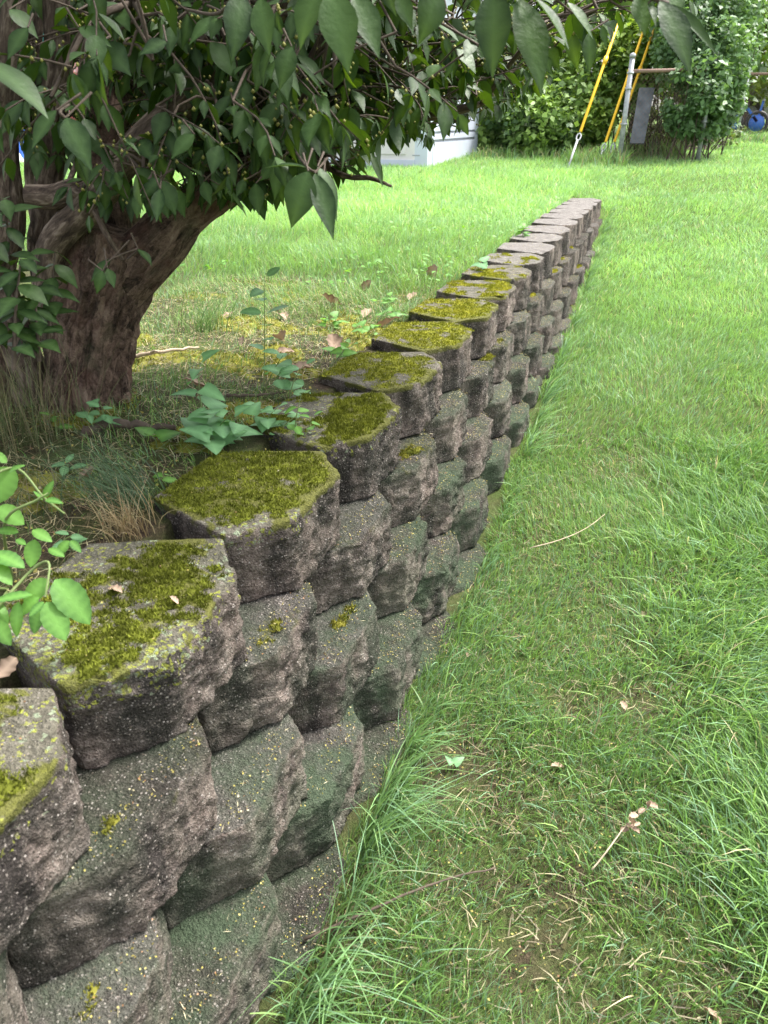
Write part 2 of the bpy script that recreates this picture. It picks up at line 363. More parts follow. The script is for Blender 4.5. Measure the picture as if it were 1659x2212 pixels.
# ------------------------------------------------------------------ the retaining wall, block by block
BW, BH, BD, Y0 = .42, .155, .30, 1.012
wall = empty('retaining_wall', (-.55, 3.6, -.62), 'low dry-laid wall of mossy grey split-face concrete blocks along the lawn', 'wall')
WO = np.array(wall.location)
def spaced(n, L, e=.012):
    a = np.linspace(e, L - e, n); return np.concatenate([[0, e * .3], a, [L - e * .3, L]])
def box_shell(a, b, c):
    """surface grid of a box with sample lists a, b, c, welded"""
    def face(p, q, f):
        A, B = np.meshgrid(p, q, indexing='ij'); i = np.arange(A.size).reshape(A.shape)
        return f(A.ravel(), B.ravel()), np.stack([i[:-1, :-1], i[1:, :-1], i[1:, 1:], i[:-1, 1:]], -1).reshape(-1, 4)
    Vs, Qs, n = [], [], 0
    for k, (p, q, f) in enumerate([(a, b, lambda u, v: np.c_[u, v, u * 0 + c[0]]), (a, b, lambda u, v: np.c_[u, v, u * 0 + c[-1]]),
                    (a, c, lambda u, v: np.c_[u, u * 0 + b[0], v]), (a, c, lambda u, v: np.c_[u, u * 0 + b[-1], v]),
                    (b, c, lambda u, v: np.c_[u * 0 + a[0], u, v]), (b, c, lambda u, v: np.c_[u * 0 + a[-1], u, v])]):
        V, Q = face(p, q, f)
        if k in (0, 3, 4): Q = Q[:, ::-1]
        Vs.append(V); Qs.append(Q + n); n += len(V)
    V = np.concatenate(Vs); Q = np.concatenate(Qs)
    _, idx, inv = np.unique(np.round(V, 5), axis=0, return_index=True, return_inverse=True)
    return V[idx], inv.ravel()[Q]
MOSS = {-2: (.30, .55), -1: (.30, .9), 0: (.80, .15), 1: (.58, .4), 2: (.66, .08), 3: (.68, .05), 4: (.72, .0), 5: (.46, .0), 6: (.46, .0), 7: (.2, .0)}
def mossmask(n, x, y):
    """how thick the moss is on top-course block n, 0..1"""
    cov = MOSS.get(n, (.0, 0))[0]
    if cov == 0: return np.zeros_like(x)
    s = y - (Y0 + n * BW + BW / 2); d = -.553 - x
    k = fbm(np.c_[x * 16, y * 16], 4, 31 + n) 
    bias = 0
    if n == -1: bias = .26 * np.exp(-((d - .085 - .25 * (s + .1)) / .045) ** 2) + .22 * np.exp(-((s - .12) / .05) ** 2 - ((d - .1) / .05) ** 2)
    if n == 1: bias = .30 * sstep(.20, .05, d - .15 * s) - .1
    if n == 5: bias = .28 * sstep(.2, .06, d) - .08
    if n == 6: bias = .25 * sstep(.02, -.12, s) - .1
    if n == 0: bias = .05 - .22 * sstep(.12, .02, d) * sstep(.05, -.12, s) - .15 * np.exp(-((d - .06) / .05) ** 2 - ((s - .02) / .07) ** 2)
    if n in (2, 3, 4): bias = -.10 * sstep(.10, .2, s)
    k = k + (.75 if n < 0 else .38) * (fbm(np.c_[x * 60, y * 60], 3, 37) - .5)
    return sstep(1 - cov - .07, 1 - cov + .16, (k - .5) * 1.5 + .5 + bias)
def make_block(course, n):
    rr = random.Random(course * 997 + n * 31 + 5)
    yc = Y0 + n * BW + BW / 2 + (BW / 2 if course % 2 else 0)
    xf = -.553 + .043 * course + rr.uniform(-.005, .005)
    zt = -BH * course - .02 * max(0, yc - 6.2) + rr.uniform(-.002, .002)
    if zt < float(zground(-.35, yc)) - .03 and course > 0: return None
    near = yc < 3
    ns, ndp, nz = (52, 14, 25) if .2 < yc < 2.2 else ((30, 9, 14) if yc < 4.2 else (12, 6, 6))
    L = BW - .008
    a = spaced(ns, L); b = spaced(ndp, BD); c = spaced(nz, BH - .003)
    V, Q = box_shell(a, b, c)
    r = (.006 if course == 0 else .005) + .003 * rr.random()
    lo = np.array([r * .6, r, r * .5]); hi = np.array([L - r * .6, BD - r * .5, BH - .003 - r])
    q = np.clip(V, lo, hi); dv = V - q; ln = np.linalg.norm(dv / np.array([.6, 1, 1]), axis=1)
    out = ln > 1e-9
    V = np.where(out[:, None], q + dv * (r / np.maximum(ln, 1e-9))[:, None] * np.minimum(1, ln / r)[:, None], V)
    s = V[:, 0] - L / 2; d = V[:, 1]; z = V[:, 2] - (BH - .003)
    # three-faced front with bevels; back narrower than front
    r1, r2 = .100 + rr.uniform(-.014, .014), .100 + rr.uniform(-.014, .014)
    b1, b2 = .086 + rr.uniform(-.014, .012), .086 + rr.uniform(-.014, .012)
    def rdg(v, e=.02): return .5 * (v + np.sqrt(v * v + e * e)) - e / 2
    prof = b1 * rdg((-s - r1) / (L / 2 - r1)) + b2 * rdg((s - r2) / (L / 2 - r2))
    dd = prof + d * (BD - prof) / BD
    ws = s * (1 - .44 * np.clip(d / BD, 0, 1) ** 1.2)
    ang = rr.uniform(-.02, .02)
    X = xf - dd + ws * ang; Y = yc + ws - (-dd) * 0
    P = np.c_[X, Y, zt + z]
    fw = np.exp(-(d / .035) ** 2); side = np.exp(-((L / 2 - np.abs(s)) / .02) ** 2)
    lowf = np.clip(-z / .05, 0, 1)
    sp = P + np.array([rr.uniform(0, 50), 0, rr.uniform(0, 50)])
    n1 = fbm(sp * np.array([13, 13, 10]), 4, 3) - .5; n2 = fbm(sp * 55, 3, 8) - .5; n3 = fbm(sp * 30, 3, 14) - .5
    n4 = fbm(sp * 125, 2, 23) - .5; n5 = np.abs(fbm(sp * np.array([22, 22, 22]), 3, 29) - .5) * 2 - .35
    bulge = .0 * np.sin(np.clip(-z / BH, 0, 1) * math.pi)
    amp = .6 + .4 * lowf
    P[:, 0] += fw * amp * (.022 * n1 + .020 * n2 + .014 * n4 + .009 * n5 + bulge) + .004 * n3 * (1 - fw)
    P[:, 1] += fw * amp * .012 * n3 + side * (1 - fw) * .006 * n1
    P[:, 2] += .005 * (fbm(sp * 9, 3, 17) - .5) + .0025 * n2 - fw * (1 - lowf) * (.05 * np.clip(n3 - .02, 0, 1))
    if course: P[:, 2] += (fbm(sp * 24, 3, 19) - .5) * .010 * sstep(-.03, -.004, z) - .002 * fw * sstep(-.03, -.004, z)
    mossv = np.zeros(len(P)); lich = np.zeros(len(P))
    if course == 0:
        mossv = mossmask(n, P[:, 0], P[:, 1]) * sstep(-.022, -.003, z)
        lich = MOSS.get(n, (0, 0))[1] * sstep(-.08, -.01, z) * (.35 + .65 * fbm(sp * 6, 3, 41)) * 1.25
        if n == -1: lich *= .55 + .6 * sstep(.02, -.15, s)
        if n == 0: lich = lich * .4 + .5 * sstep(.12, .03, d) * sstep(.1, -.1, s) * sstep(-.06, -.01, z)
    else:
        mossv = .36 * sstep(-.03, -.008, z) * sstep(.46, .66, fbm(sp * 14, 4, 61)) * (.9 if course == 1 else .4)
    alg = np.clip({0: .12, 1: .28, 2: .55, 3: .95, 4: .8}[course] * (.4 + 1.1 * fbm(sp * 4, 3, 71)) + (.25 if course else 0) * sstep(-.04, -.008, z), 0, 1)
    alg *= 1 - .8 * sstep(3.5, 6, yc)
    bare = np.full(len(P), sstep(3.6, 4.6, yc) if course == 0 else .4 * (rr.random() < .35))
    me = meshnp('block', P - WO, Q, attrs={'moss': mossv, 'lichen': lich, 'algae': alg, 'bare': bare, 'cap': np.full(len(P), float(course == 0))})
    ob = link('block', me, MAT['concrete'], wall)
    return ob, yc, xf, zt
blocks = {}
for course in range(5):
    for n in range(-4, 17):
        if course % 2 and n == 16: continue
        b = make_block(course, n)
        if b: blocks[(course, n)] = b
# half blocks that finish the odd courses at the far end are hidden by the turf

# moss cushions: a raised, lumpy skin with a fuzz of tiny shoots, one for each mossy block
def moss_part(ob, x0, x1, y0, y1, maskf, zt, step, col, fuzz, hmax=.0055, label=None):
    xs = np.arange(x0, x1, step); ys = np.arange(y0, y1, step)
    A, B = np.meshgrid(xs, ys, indexing='ij')
    A = A + R.uniform(-.35, .35, A.shape) * step; B = B + R.uniform(-.35, .35, A.shape) * step
    m = maskf(A.ravel(), B.ravel()).reshape(A.shape)
    p2 = np.c_[A.ravel(), B.ravel()]
    m = m * sstep(.30, .56, fbm(p2 * 85, 3, 77)).reshape(A.shape)
    lump = fbm(p2 * 150, 2, 5).reshape(A.shape)
    Z = zt - .003 + m ** .6 * hmax * (.45 + .9 * lump)
    i = np.arange(A.size).reshape(A.shape); keep = (m > .2)
    kq = keep[:-1, :-1] | keep[1:, 1:]
    Qd = np.stack([i[:-1, :-1], i[1:, :-1], i[1:, 1:], i[:-1, 1:]], -1)[kq]
    if len(Qd) == 0: return
    used, inv = np.unique(Qd.ravel(), return_inverse=True)
    V = np.stack([A, B, Z], -1).reshape(-1, 3)[used]; Qd = inv.reshape(-1, 4)
    tone = fbm(V[:, :2] * 60, 3, 91)[:, None]; big = fbm(V[:, :2] * 14, 2, 92)[:, None]
    cA, cB = np.array(col[0]), np.array(col[1])
    cv = cA + (cB - cA) * np.clip((tone - .3) * 1.6 + (big - .5) * .6, 0, 1)
    # fuzz
    pk = R.choice(len(V), min(fuzz, len(V) * 3)); b0 = V[pk] + R.normal(0, step * .4, (len(pk), 3)) * [1, 1, .2]
    az = R.uniform(0, 2 * math.pi, len(pk)); w = .0012 + .0012 * R.random(len(pk)); h = .003 + .005 * R.random(len(pk))
    sx = np.c_[np.cos(az), np.sin(az), az * 0] * w[:, None]
    tip = b0 + np.c_[R.normal(0, .0022, (len(pk), 2)), h]
    FV = np.stack([b0 - sx, b0 + sx, tip], 1).reshape(-1, 3); fc = np.repeat(cv[pk] * R.uniform(.65, 1.7, (len(pk), 1)), 3, 0)
    VV = np.vstack([V, FV]) - WO; T = np.arange(len(FV)).reshape(-1, 3) + len(V)
    me = meshnp('moss', VV, Qd, T, col=np.vstack([cv, fc]))
    o = link('moss', me, MAT['moss'], ob); tag(o, label, kind='stuff')
for n, (cov, _) in MOSS.items():
    if (0, n) not in blocks: continue
    ob, yc, xf, zt = blocks[(0, n)]
    def mk(x, y, n=n, yc=yc, xf=xf):
        m = mossmask(n, x, y); s = y - yc; d = xf - x
        pr = .08 * np.clip((np.abs(s) - .10) / .106, 0, 1)
        e = .035 * fbm(np.c_[x * 30, y * 30], 3, 12) - .012
        return m * sstep(pr + .002 + e, pr + .028 + e, d) * sstep(.207 * (1 - .44 * np.clip(d / BD, 0, 1) ** 1.2) + .002, .207 * (1 - .44 * np.clip(d / BD, 0, 1) ** 1.2) - .008, np.abs(s)) * (d < BD - .008)
    warm = sstep(1.2, 3.6, yc)  # farther moss turns brighter yellow: its sunlit look is put into the colour
    col = ((.070 + .06 * warm, .080 + .06 * warm, .011), (.165 + .15 * warm, .185 + .11 * warm, .026 + .01 * warm))
    moss_part(ob, xf - BD, xf + .01, yc - .21, yc + .21, mk, zt, .0042 if yc < 1.8 else .006, col, 9000 if yc < 2 else 5000)
# little cushions on the ledges of the second and third course
for (course, n), (ob, yc, xf, zt) in blocks.items():
    if course in (1, 2) and yc < 7.5 and random.random() < (.5 if course == 1 else .22):
        cy = yc + random.uniform(-.06, .12)
        cx = xf - random.uniform(.03, .06); rad = random.uniform(.015, .05)
        f = lambda x, y, cx=cx, cy=cy, rad=rad: sstep(1.0, .3, np.hypot((x - cx) / (rad * .55), (y - cy) / (rad * 1.9)) + .9 * (fbm(np.c_[x * 30, y * 30], 3, 6) - .5)) * sstep(.38, .55, fbm(np.c_[x * 60, y * 60], 3, 3))
        w = sstep(1.5, 4, yc)  # same sunlit lift painted into the farther ledge cushions
        moss_part(ob, cx - .06, cx + .035, cy - .1, cy + .1, f, zt, .005, ((.07 + .05 * w, .08 + .05 * w, .012), (.24 + .08 * w, .22 + .08 * w, .04)), 900, .011)

# ------------------------------------------------------------------ grass, blade by blade
def blades(P, h, w, az, lean, col, seg=2, curl=.5):
    """ribbons that rise from P and bend over towards az; seg = cuts along the blade"""
    N = len(P); ts = np.linspace(0, 1, seg + 2)
    dirx = np.c_[np.cos(az), np.sin(az), az * 0]; tw = R.uniform(0, 2 * math.pi, N)
    sx = np.c_[np.cos(tw), np.sin(tw), tw * 0]
    rows, cols = [], []
    for t in ts[:-1]:
        out = lean * h * (t ** (1 + curl)); up = h * (t - .5 * np.clip(lean, 0, 1.3) * t * t * .75)
        c = P + dirx * out[:, None] + np.c_[np.zeros((N, 2)), up]
        ww = (w * (1 - t ** 2) * .5)[:, None]
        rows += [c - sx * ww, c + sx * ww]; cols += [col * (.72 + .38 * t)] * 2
    out = lean * h; up = h * (1 - .5 * np.clip(lean, 0, 1.3) * .75)
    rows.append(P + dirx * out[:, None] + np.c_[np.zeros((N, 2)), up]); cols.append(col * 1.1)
    k = len(rows); V = np.stack(rows, 1).reshape(-1, 3); Cc = np.stack(cols, 1).reshape(-1, 3)
    base = np.arange(N)[:, None] * k
    Q = np.concatenate([base + np.array([[2 * i, 2 * i + 1, 2 * i + 3, 2 * i + 2]]) for i in range(seg)]) if seg else None
    T = base + np.array([[k - 3, k - 2, k - 1]])
    return V, Q, T, Cc
def collect(parts):
    V, Q, T, Cc, n = [], [], [], [], 0
    for v, q, t, c in parts:
        V.append(v); Cc.append(c); T.append(t + n)
        if q is not None: Q.append(q + n)
        n += len(v)
    return np.concatenate(V), (np.concatenate(Q) if Q else None), np.concatenate(T), np.concatenate(Cc)
G1, G2, G3, G4, STRAW = (np.array(c) for c in ((.105, .205, .052), (.18, .32, .085), (.26, .40, .115), (.17, .29, .165), (.46, .40, .24)))
def grasscol(x, y, n, lush):
    a = fbm(np.c_[x * 2.2, y * 2.2], 3, 51)[:, None]; k = R.random((n, 1)); u = R.random((n, 1))
    c = G1 + (G2 - G1) * k
    c = np.where(u < .25 + .35 * (a > .5), c + (G3 - c) * R.random((n, 1)), c)
    c = np.where((u > .80), G4 * (.8 + .6 * k), c)
    dry = R.random((n, 1)) < (.11 * (1 - lush[:, None]) + .03)
    return np.where(dry, STRAW * (.55 + .7 * k), c) * R.uniform(.82, 1.32, (n, 1))
def patch(x0, x1, y0, y1, rho, hr, wr, seg, keep=None, curl=.6, leanr=(.15, 1.0), zlift=0.0, cfun=None):
    n = int((x1 - x0) * (y1 - y0) * rho)
    x = R.uniform(x0, x1, n); y = R.uniform(y0, y1, n)
    t = thin(x, y)
    k = R.random(n) < (.12 + .88 * t)
    # clear of the wall and its end
    k &= ~((x > -.85) & (x < np.interp(y, [0, 2.5, 8.2], [-.385, -.40, -.50]) - .055 + .10 * fbm(np.c_[y * 7, y * 0], 3, 83)) & (y < 8.2))
    if keep is not None: k &= keep(x, y)
    x, y, t = x[k], y[k], t[k]; n = len(x)
    if n == 0: return None
    z = zground(x, y) - .004 + zlift
    h = R.uniform(hr[0], hr[1], n) * (.55 + .6 * t) * (.8 + .4 * fbm(np.c_[x * 9, y * 9], 2, 4))
    w = R.uniform(wr[0], wr[1], n)
    flow = fbm(np.c_[x * 1.6, y * 1.6], 2, 66) * 12
    az = flow + R.normal(0, 1.1, n); lean = R.uniform(leanr[0], leanr[1], n) ** 1.2
    c = grasscol(x, y, n, t) if cfun is None else cfun(x, y, n, t)
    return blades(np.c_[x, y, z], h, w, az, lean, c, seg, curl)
def far_col(x, y, n, t):  # sunlight on the far lawn is put into the blade colour
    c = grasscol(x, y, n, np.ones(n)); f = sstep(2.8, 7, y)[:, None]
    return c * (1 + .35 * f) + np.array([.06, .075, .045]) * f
low = lambda x, y: x > -.7
notfence = lambda x, y: True | (x > 0)
parts = []
# lower lawn: short worn sward, then taller lush grass beyond the ridge
parts.append(patch(-.45, 1.0, .3, 1.6, 40000, (.020, .050), (.0011, .0024), 2, low))
parts.append(patch(-.45, 1.4, 1.6, 3.0, 21000, (.022, .052), (.0017, .0034), 1, low))
lush = lambda x, y: (x > RIDGE(y) + R.normal(0, .05, len(x))) & (x > -.7)
parts.append(patch(.0, 1.2, .25, 3.2, 8500, (.05, .11), (.0024, .0050), 3, lush, .7, (.3, 1.2)))
parts.append(patch(-.4, .6, .3, 2.4, 2600, (.045, .09), (.0026, .0048), 3, lambda x, y: (x > -.7) & (fbm(np.c_[x * 7, y * 7], 3, 88) > .53), .7, (.3, 1.3)))
parts.append(patch(-.4, .9, .3, 2.2, 3000, (.04, .085), (.0012, .0022), 3, low, .4, (.1, .8), cfun=lambda x, y, n, t: np.array([.16, .27, .17]) * R.uniform(.7, 1.5, (n, 1))))
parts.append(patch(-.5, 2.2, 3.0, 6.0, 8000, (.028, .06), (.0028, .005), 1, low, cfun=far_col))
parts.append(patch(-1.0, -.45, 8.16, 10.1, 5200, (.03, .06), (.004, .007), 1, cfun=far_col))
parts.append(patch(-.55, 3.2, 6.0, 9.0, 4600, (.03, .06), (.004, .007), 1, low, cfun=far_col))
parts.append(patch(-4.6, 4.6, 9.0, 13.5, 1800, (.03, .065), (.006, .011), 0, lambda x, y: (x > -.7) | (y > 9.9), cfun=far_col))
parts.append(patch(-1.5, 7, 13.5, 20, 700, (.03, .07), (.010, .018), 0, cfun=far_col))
V, Q, T, Cc = collect([p for p in parts if p])
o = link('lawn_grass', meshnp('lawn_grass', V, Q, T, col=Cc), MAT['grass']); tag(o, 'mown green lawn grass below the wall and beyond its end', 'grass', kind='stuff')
parts = []
up = lambda x, y: (x < -.845)
def bankcol(x, y, n, t):  # bank blades take the painted sunlight of the far lawn, slightly stronger
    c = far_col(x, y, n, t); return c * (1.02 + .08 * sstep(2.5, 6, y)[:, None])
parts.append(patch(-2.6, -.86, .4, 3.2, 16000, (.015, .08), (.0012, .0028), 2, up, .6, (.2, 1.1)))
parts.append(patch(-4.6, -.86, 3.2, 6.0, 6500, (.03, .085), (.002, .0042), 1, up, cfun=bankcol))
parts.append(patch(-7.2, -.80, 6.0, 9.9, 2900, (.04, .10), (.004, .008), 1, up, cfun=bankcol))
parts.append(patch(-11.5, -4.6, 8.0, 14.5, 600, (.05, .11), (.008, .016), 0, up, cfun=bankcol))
V, Q, T, Cc = collect([p for p in parts if p])
o = link('bank_grass', meshnp('bank_grass', V, Q, T, col=Cc), MAT['grass']); tag(o, 'loose green grass and moss on the bank held by the wall', 'grass', kind='stuff')
# long overhanging blades along the foot of the wall, bending out over the lawn
def fringe():
    ps = []
    for y0, y1, nn, h0, h1 in ((.45, 1.25, 420, .10, .22), (1.25, 1.7, 70, .06, .12), (1.7, 2.9, 160, .05, .13), (2.9, 5, 420, .08, .17), (5, 8.3, 420, .06, .14)):
        cl = R.uniform(y0, y1, max(3, nn // 26)); y = np.clip(cl[R.integers(0, len(cl), nn)] + R.normal(0, .06, nn), y0, y1)
        x = np.interp(y, [0, 2.5, 8.2], [-.37, -.385, -.49]) + np.abs(R.normal(0, .028, nn))
        z = zground(x, y) - .004
        c = grasscol(x, y, nn, np.ones(nn)); c = c * .65 + G4 * R.uniform(.15, .75, (nn, 1))
        far = np.interp(y, [1, 8], [1, 1.9])
        ps.append(blades(np.c_[x, y, z], R.uniform(h0, h1, nn), R.uniform(.0025, .0048, nn) * far, R.normal(-.15, .75, nn), R.uniform(.35, 1.25, nn), c, 4, .8))
    return collect(ps)
V, Q, T, Cc = fringe()
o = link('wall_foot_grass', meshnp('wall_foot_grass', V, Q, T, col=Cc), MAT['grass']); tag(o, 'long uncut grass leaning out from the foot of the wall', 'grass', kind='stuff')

# ------------------------------------------------------------------ leaves
def leaf_template(rows, w=.5, fold=.18, curl=.22, serr=0.0, shape='ovate'):
    """leaf one unit long along +Y, folded on its midrib; returns verts, quads, tris, vein weight"""
    t = np.array(rows, float); V, vein = [[0, 0, 0]], [1.0]
    for k, a in enumerate(t[1:-1]):
        if shape == 'ovate': hw = w * .5 * (math.sin(math.pi * a ** .86) ** .95) * (1 if a < .55 else 1 - .38 * ((a - .55) / .45) ** .8)
        elif shape == 'heart': hw = w * .5 * min(1, (1 - a) ** .75 * 1.25) * (1 if a > .12 else .9)
        else: hw = w * .5 * math.sin(math.pi * a ** .85) ** .7
        hw *= 1 + (serr if k % 2 else -serr)
        zc = -curl * a * a
        yb = a - (.10 if shape == 'heart' and a < .2 else 0)
        V += [[-hw, yb, zc + fold * hw], [0, a, zc], [hw, yb, zc + fold * hw]]; vein += [.25 * (k % 2), 1.0, .25 * (k % 2)]
    V.append([0, 1, -curl]); vein.append(.6)
    n = len(t) - 2; Q, T = [], [[0, 2, 1], [0, 3, 2]]
    for k in range(n - 1):
        a = 1 + 3 * k; b = a + 3
        Q += [[a, a + 1, b + 1, b], [a + 1, a + 2, b + 2, b + 1]]
    a = 1 + 3 * (n - 1); e = len(V) - 1; T += [[a, a + 1, e], [a + 1, a + 2, e]]
    return np.array(V), np.array(Q).reshape(-1, 4), np.array(T), np.array(vein)
LEAF_HI = [leaf_template((0, .08, .2, .34, .48, .62, .75, .87, .95, 1), w, f, c) for w, f, c in ((.50, .2, .18), (.56, .12, .28), (.46, .28, .10), (.52, .16, .35))]
LEAF_LO = [leaf_template((0, .18, .45, .72, 1), w, f, c) for w, f, c in ((.50, .2, .2), (.56, .12, .3))]
HEART_HI = [leaf_template((0, .06, .16, .3, .46, .62, .78, .9, 1), w, f, c, 0, 'heart') for w, f, c in ((.78, .12, .25), (.70, .2, .35), (.86, .08, .15))]
SERR_HI = [leaf_template(tuple(np.linspace(0, 1, 13)), w, f, c, .03, 'oval') for w, f, c in ((.58, .12, .18), (.54, .2, .3), (.62, .1, .1))]
def basis(a, up):
    a = nrm(a); z = np.asarray(up, float); z = z - a * (z @ a)
    if np.linalg.norm(z) < 1e-3: z = np.cross(a, [1, 0, .2])
    z = nrm(z); return np.c_[np.cross(a, z), a, z]
def leaf_mesh(nm, tpl, mat):
    V, Q, T, ve = tpl; me = meshnp(nm, V, Q, T, attrs={'vein': ve, 'tone': ve * 0}); me.materials.append(mat); return me
def leaf_cloud(name, L, tpls, mat, parent, loc, kind='stuff'):
    """many leaves in one mesh; L = list of (base, axis, up, length, width factor)"""
    Vs, Qs, Ts, ve, to, n = [], [], [], [], [], 0
    for k, (p, a, u, ln, wf) in enumerate(L):
        V, Q, T, v = tpls[k % len(tpls)]
        B = basis(a, u); W = (V * [ln * wf, ln, ln]) @ B.T + p - loc
        Vs.append(W); Qs.append(Q + n); Ts.append(T + n); ve.append(v); to.append(np.full(len(V), random.random())); n += len(V)
    me = meshnp(name, np.concatenate(Vs), np.concatenate(Qs), np.concatenate(Ts), attrs={'vein': np.concatenate(ve), 'tone': np.concatenate(to)})
    o = link(name, me, mat, parent)
    if kind: o['kind'] = kind
    return o
def leaf_objects(L, meshes, parent, loc, name='leaf'):
    for k, (p, a, u, ln, wf) in enumerate(L):
        o = bpy.data.objects.new(name, meshes[k % len(meshes)]); C.objects.link(o); o.parent = parent
        B = basis(a, u) * np.array([ln * wf, ln, ln]); m = np.eye(4); m[:3, :3] = B; m[:3, 3] = np.asarray(p) - loc
        o.matrix_local = Matrix(m.tolist())

# ------------------------------------------------------------------ the multi-stemmed shrub behind the wall
TB = np.array([-1.30, 1.52, -.02])
tree = empty('shrub_tree', TB, 'old multi-stemmed shrub with flaking brown trunk and dark drooping leaves on the bank', 'tree')
def limb(name, pts, radii, n=14, mat='limb', seg=40, amp=.10):
    P = resample(np.c_[pts, np.array(radii)[:, None]], seg); r = P[:, 3]; P = P[:, :3]
    sl = np.concatenate([[0], np.cumsum(np.linalg.norm(np.diff(P, axis=0), axis=1))])
    sd = random.randint(0, 99)
    def rough(i, ang, v):
        q = np.c_[np.cos(ang) * 3.2, np.sin(ang) * 3.2, np.full(n, sl[i] * 4)]
        q2 = np.c_[np.cos(ang) * 8, np.sin(ang) * 8, np.full(n, sl[i] * 14)]
        q3 = np.c_[np.cos(ang) * 15, np.sin(ang) * 15, np.full(n, sl[i] * 16)]
        return 1 + amp * (2 * fbm(q, 3, sd) - 1) * 1.3 + amp * .9 * (2 * fbm(q2, 2, sd + 3) - 1) + (amp * .75 * (2 * np.abs(2 * fbm(q3, 2, sd + 5) - 1) - .5) if n > 60 else 0)
    V, Q, T = tube(P, r, n, True, rough)
    ang = np.linspace(0, 2 * math.pi, n, endpoint=False)
    al = np.stack([np.repeat(r, n) * np.tile(np.cos(ang), seg), np.repeat(r, n) * np.tile(np.sin(ang), seg), np.repeat(sl, n) * .30], -1)
    al = np.vstack([al, al[0], al[-1]])
    return link(name, meshnp(name, V - TB, Q, T, attrs={'along': al}), MAT[mat], tree), P
D = lambda u, v, Y: ony(u, v, Y)
main, _ = limb('trunk', [(-1.33, 1.52, -.10), (-1.325, 1.52, -.01), (-1.31, 1.53, .10), (-1.275, 1.54, .22), (-1.225, 1.55, .33), (-1.185, 1.56, .43)],
               [.142, .112, .098, .098, .102, .092], 110, 'bark', 90, .11)
limbs = {}
def LB(key, pts, rad, n=18, mat='limb', amp=.08, name='limb'):
    o, P = limb(name, pts, rad, n, mat, 44, amp); limbs[key] = P; return o
LB('right', [(-1.29, 1.55, .10), (-1.235, 1.555, .27), D(335, 535, 1.56), D(400, 462, 1.58), D(470, 410, 1.62), D(545, 365, 1.68), D(640, 325, 1.78), D(740, 290, 1.95), D(850, 250, 2.15), D(960, 225, 2.4)],
   [.05, .072, .062, .050, .043, .036, .030, .024, .017, .008], 64, 'bark', .07)
LB('mid', [(-1.27, 1.57, .12), D(240, 470, 1.62), D(222, 380, 1.66), D(232, 280, 1.72), D(250, 150, 1.8), D(270, -100, 1.9), D(280, -500, 2.0)],
   [.06, .066, .056, .05, .046, .04, .02], 40, 'bark', .07)
LB('diag', [(-1.36, 1.50, .18), D(112, 545, 1.46), D(200, 440, 1.45), D(275, 340, 1.46), D(350, 265, 1.48), D(425, 205, 1.5), D(490, 140, 1.52), D(600, 20, 1.5), D(720, -150, 1.42), D(850, -420, 1.3)],
   [.05, .036, .033, .031, .030, .028, .026, .022, .017, .008])
LB('stub', [D(60, 425, 1.42), D(120, 424, 1.44), D(165, 412, 1.45), D(215, 415, 1.45)], [.024, .027, .026, .02])
LB('left_a', [(-1.40, 1.55, -.02), D(95, 560, 1.62), D(100, 470, 1.6), D(113, 300, 1.6), D(122, 120, 1.6), D(122, -60, 1.6), D(130, -500, 1.55)], [.05, .036, .034, .031, .028, .026, .014], 24)
LB('left_b', [(-1.42, 1.60, .02), D(70, 420, 1.7), D(76, 250, 1.72), D(80, 80, 1.75), D(84, -120, 1.78)], [.03, .016, .014, .013, .011], 12)
LB('left_c', [(-1.52, 1.50, -.05), D(-20, 620, 1.5), D(15, 480, 1.5), D(10, 330, 1.5), D(20, 160, 1.5), D(35, -80, 1.5), D(40, -400, 1.5)], [.10, .06, .04, .028, .024, .022, .012], 24)
LB('stump', [(-1.60, 1.48, -.10), (-1.59, 1.47, .02), (-1.585, 1.48, .16), (-1.60, 1.52, .24)], [.15, .13, .105, .05], 36, 'bark', .14)
LB('high', [D(350, 265, 1.5), D(420, 120, 1.55), D(560, -60, 1.6), D(760, -260, 1.5), D(1000, -420, 1.35)], [.02, .02, .017, .012, .006])
LB('top_right', [D(545, 365, 1.68), D(640, 230, 1.66), D(680, 130, 1.6), D(760, 20, 1.55), D(900, -60, 1.45), D(1060, -90, 1.3), D(1250, -70, 1.15), D(1420, -10, 1.0)], [.016, .017, .016, .014, .012, .009, .007, .004])
LB('over', [D(720, -150, 1.4), D(900, -300, 1.2), D(1150, -420, 1.0), D(1400, -520, .85)], [.014, .011, .008, .004])
for pts, rd in (([D(205, 455, 1.40), D(232, 510, 1.39), D(266, 562, 1.40)], [.007, .006, .004]), ([D(120, 260, 1.45), D(170, 80, 1.4), D(290, 5, 1.36)], [.006, .005, .004]),
                ([D(170, 340, 1.55), D(152, 385, 1.5), D(140, 420, 1.47)], [.006, .006, .005]), ([D(640, 325, 1.78), D(740, 378, 1.62), D(800, 385, 1.58), D(845, 402, 1.56)], [.007, .006, .005, .003]),
                ([D(850, 250, 2.15), D(935, 250, 2.1), D(1000, 235, 2.1), D(1040, 225, 2.1)], [.014, .012, .010, .006]), ([D(905, 245, 2.12), D(950, 205, 2.1), D(1010, 150, 2.1)], [.011, .008, .005])):
    LB('t%d' % len(limbs), pts, rd, 8, name='branch')

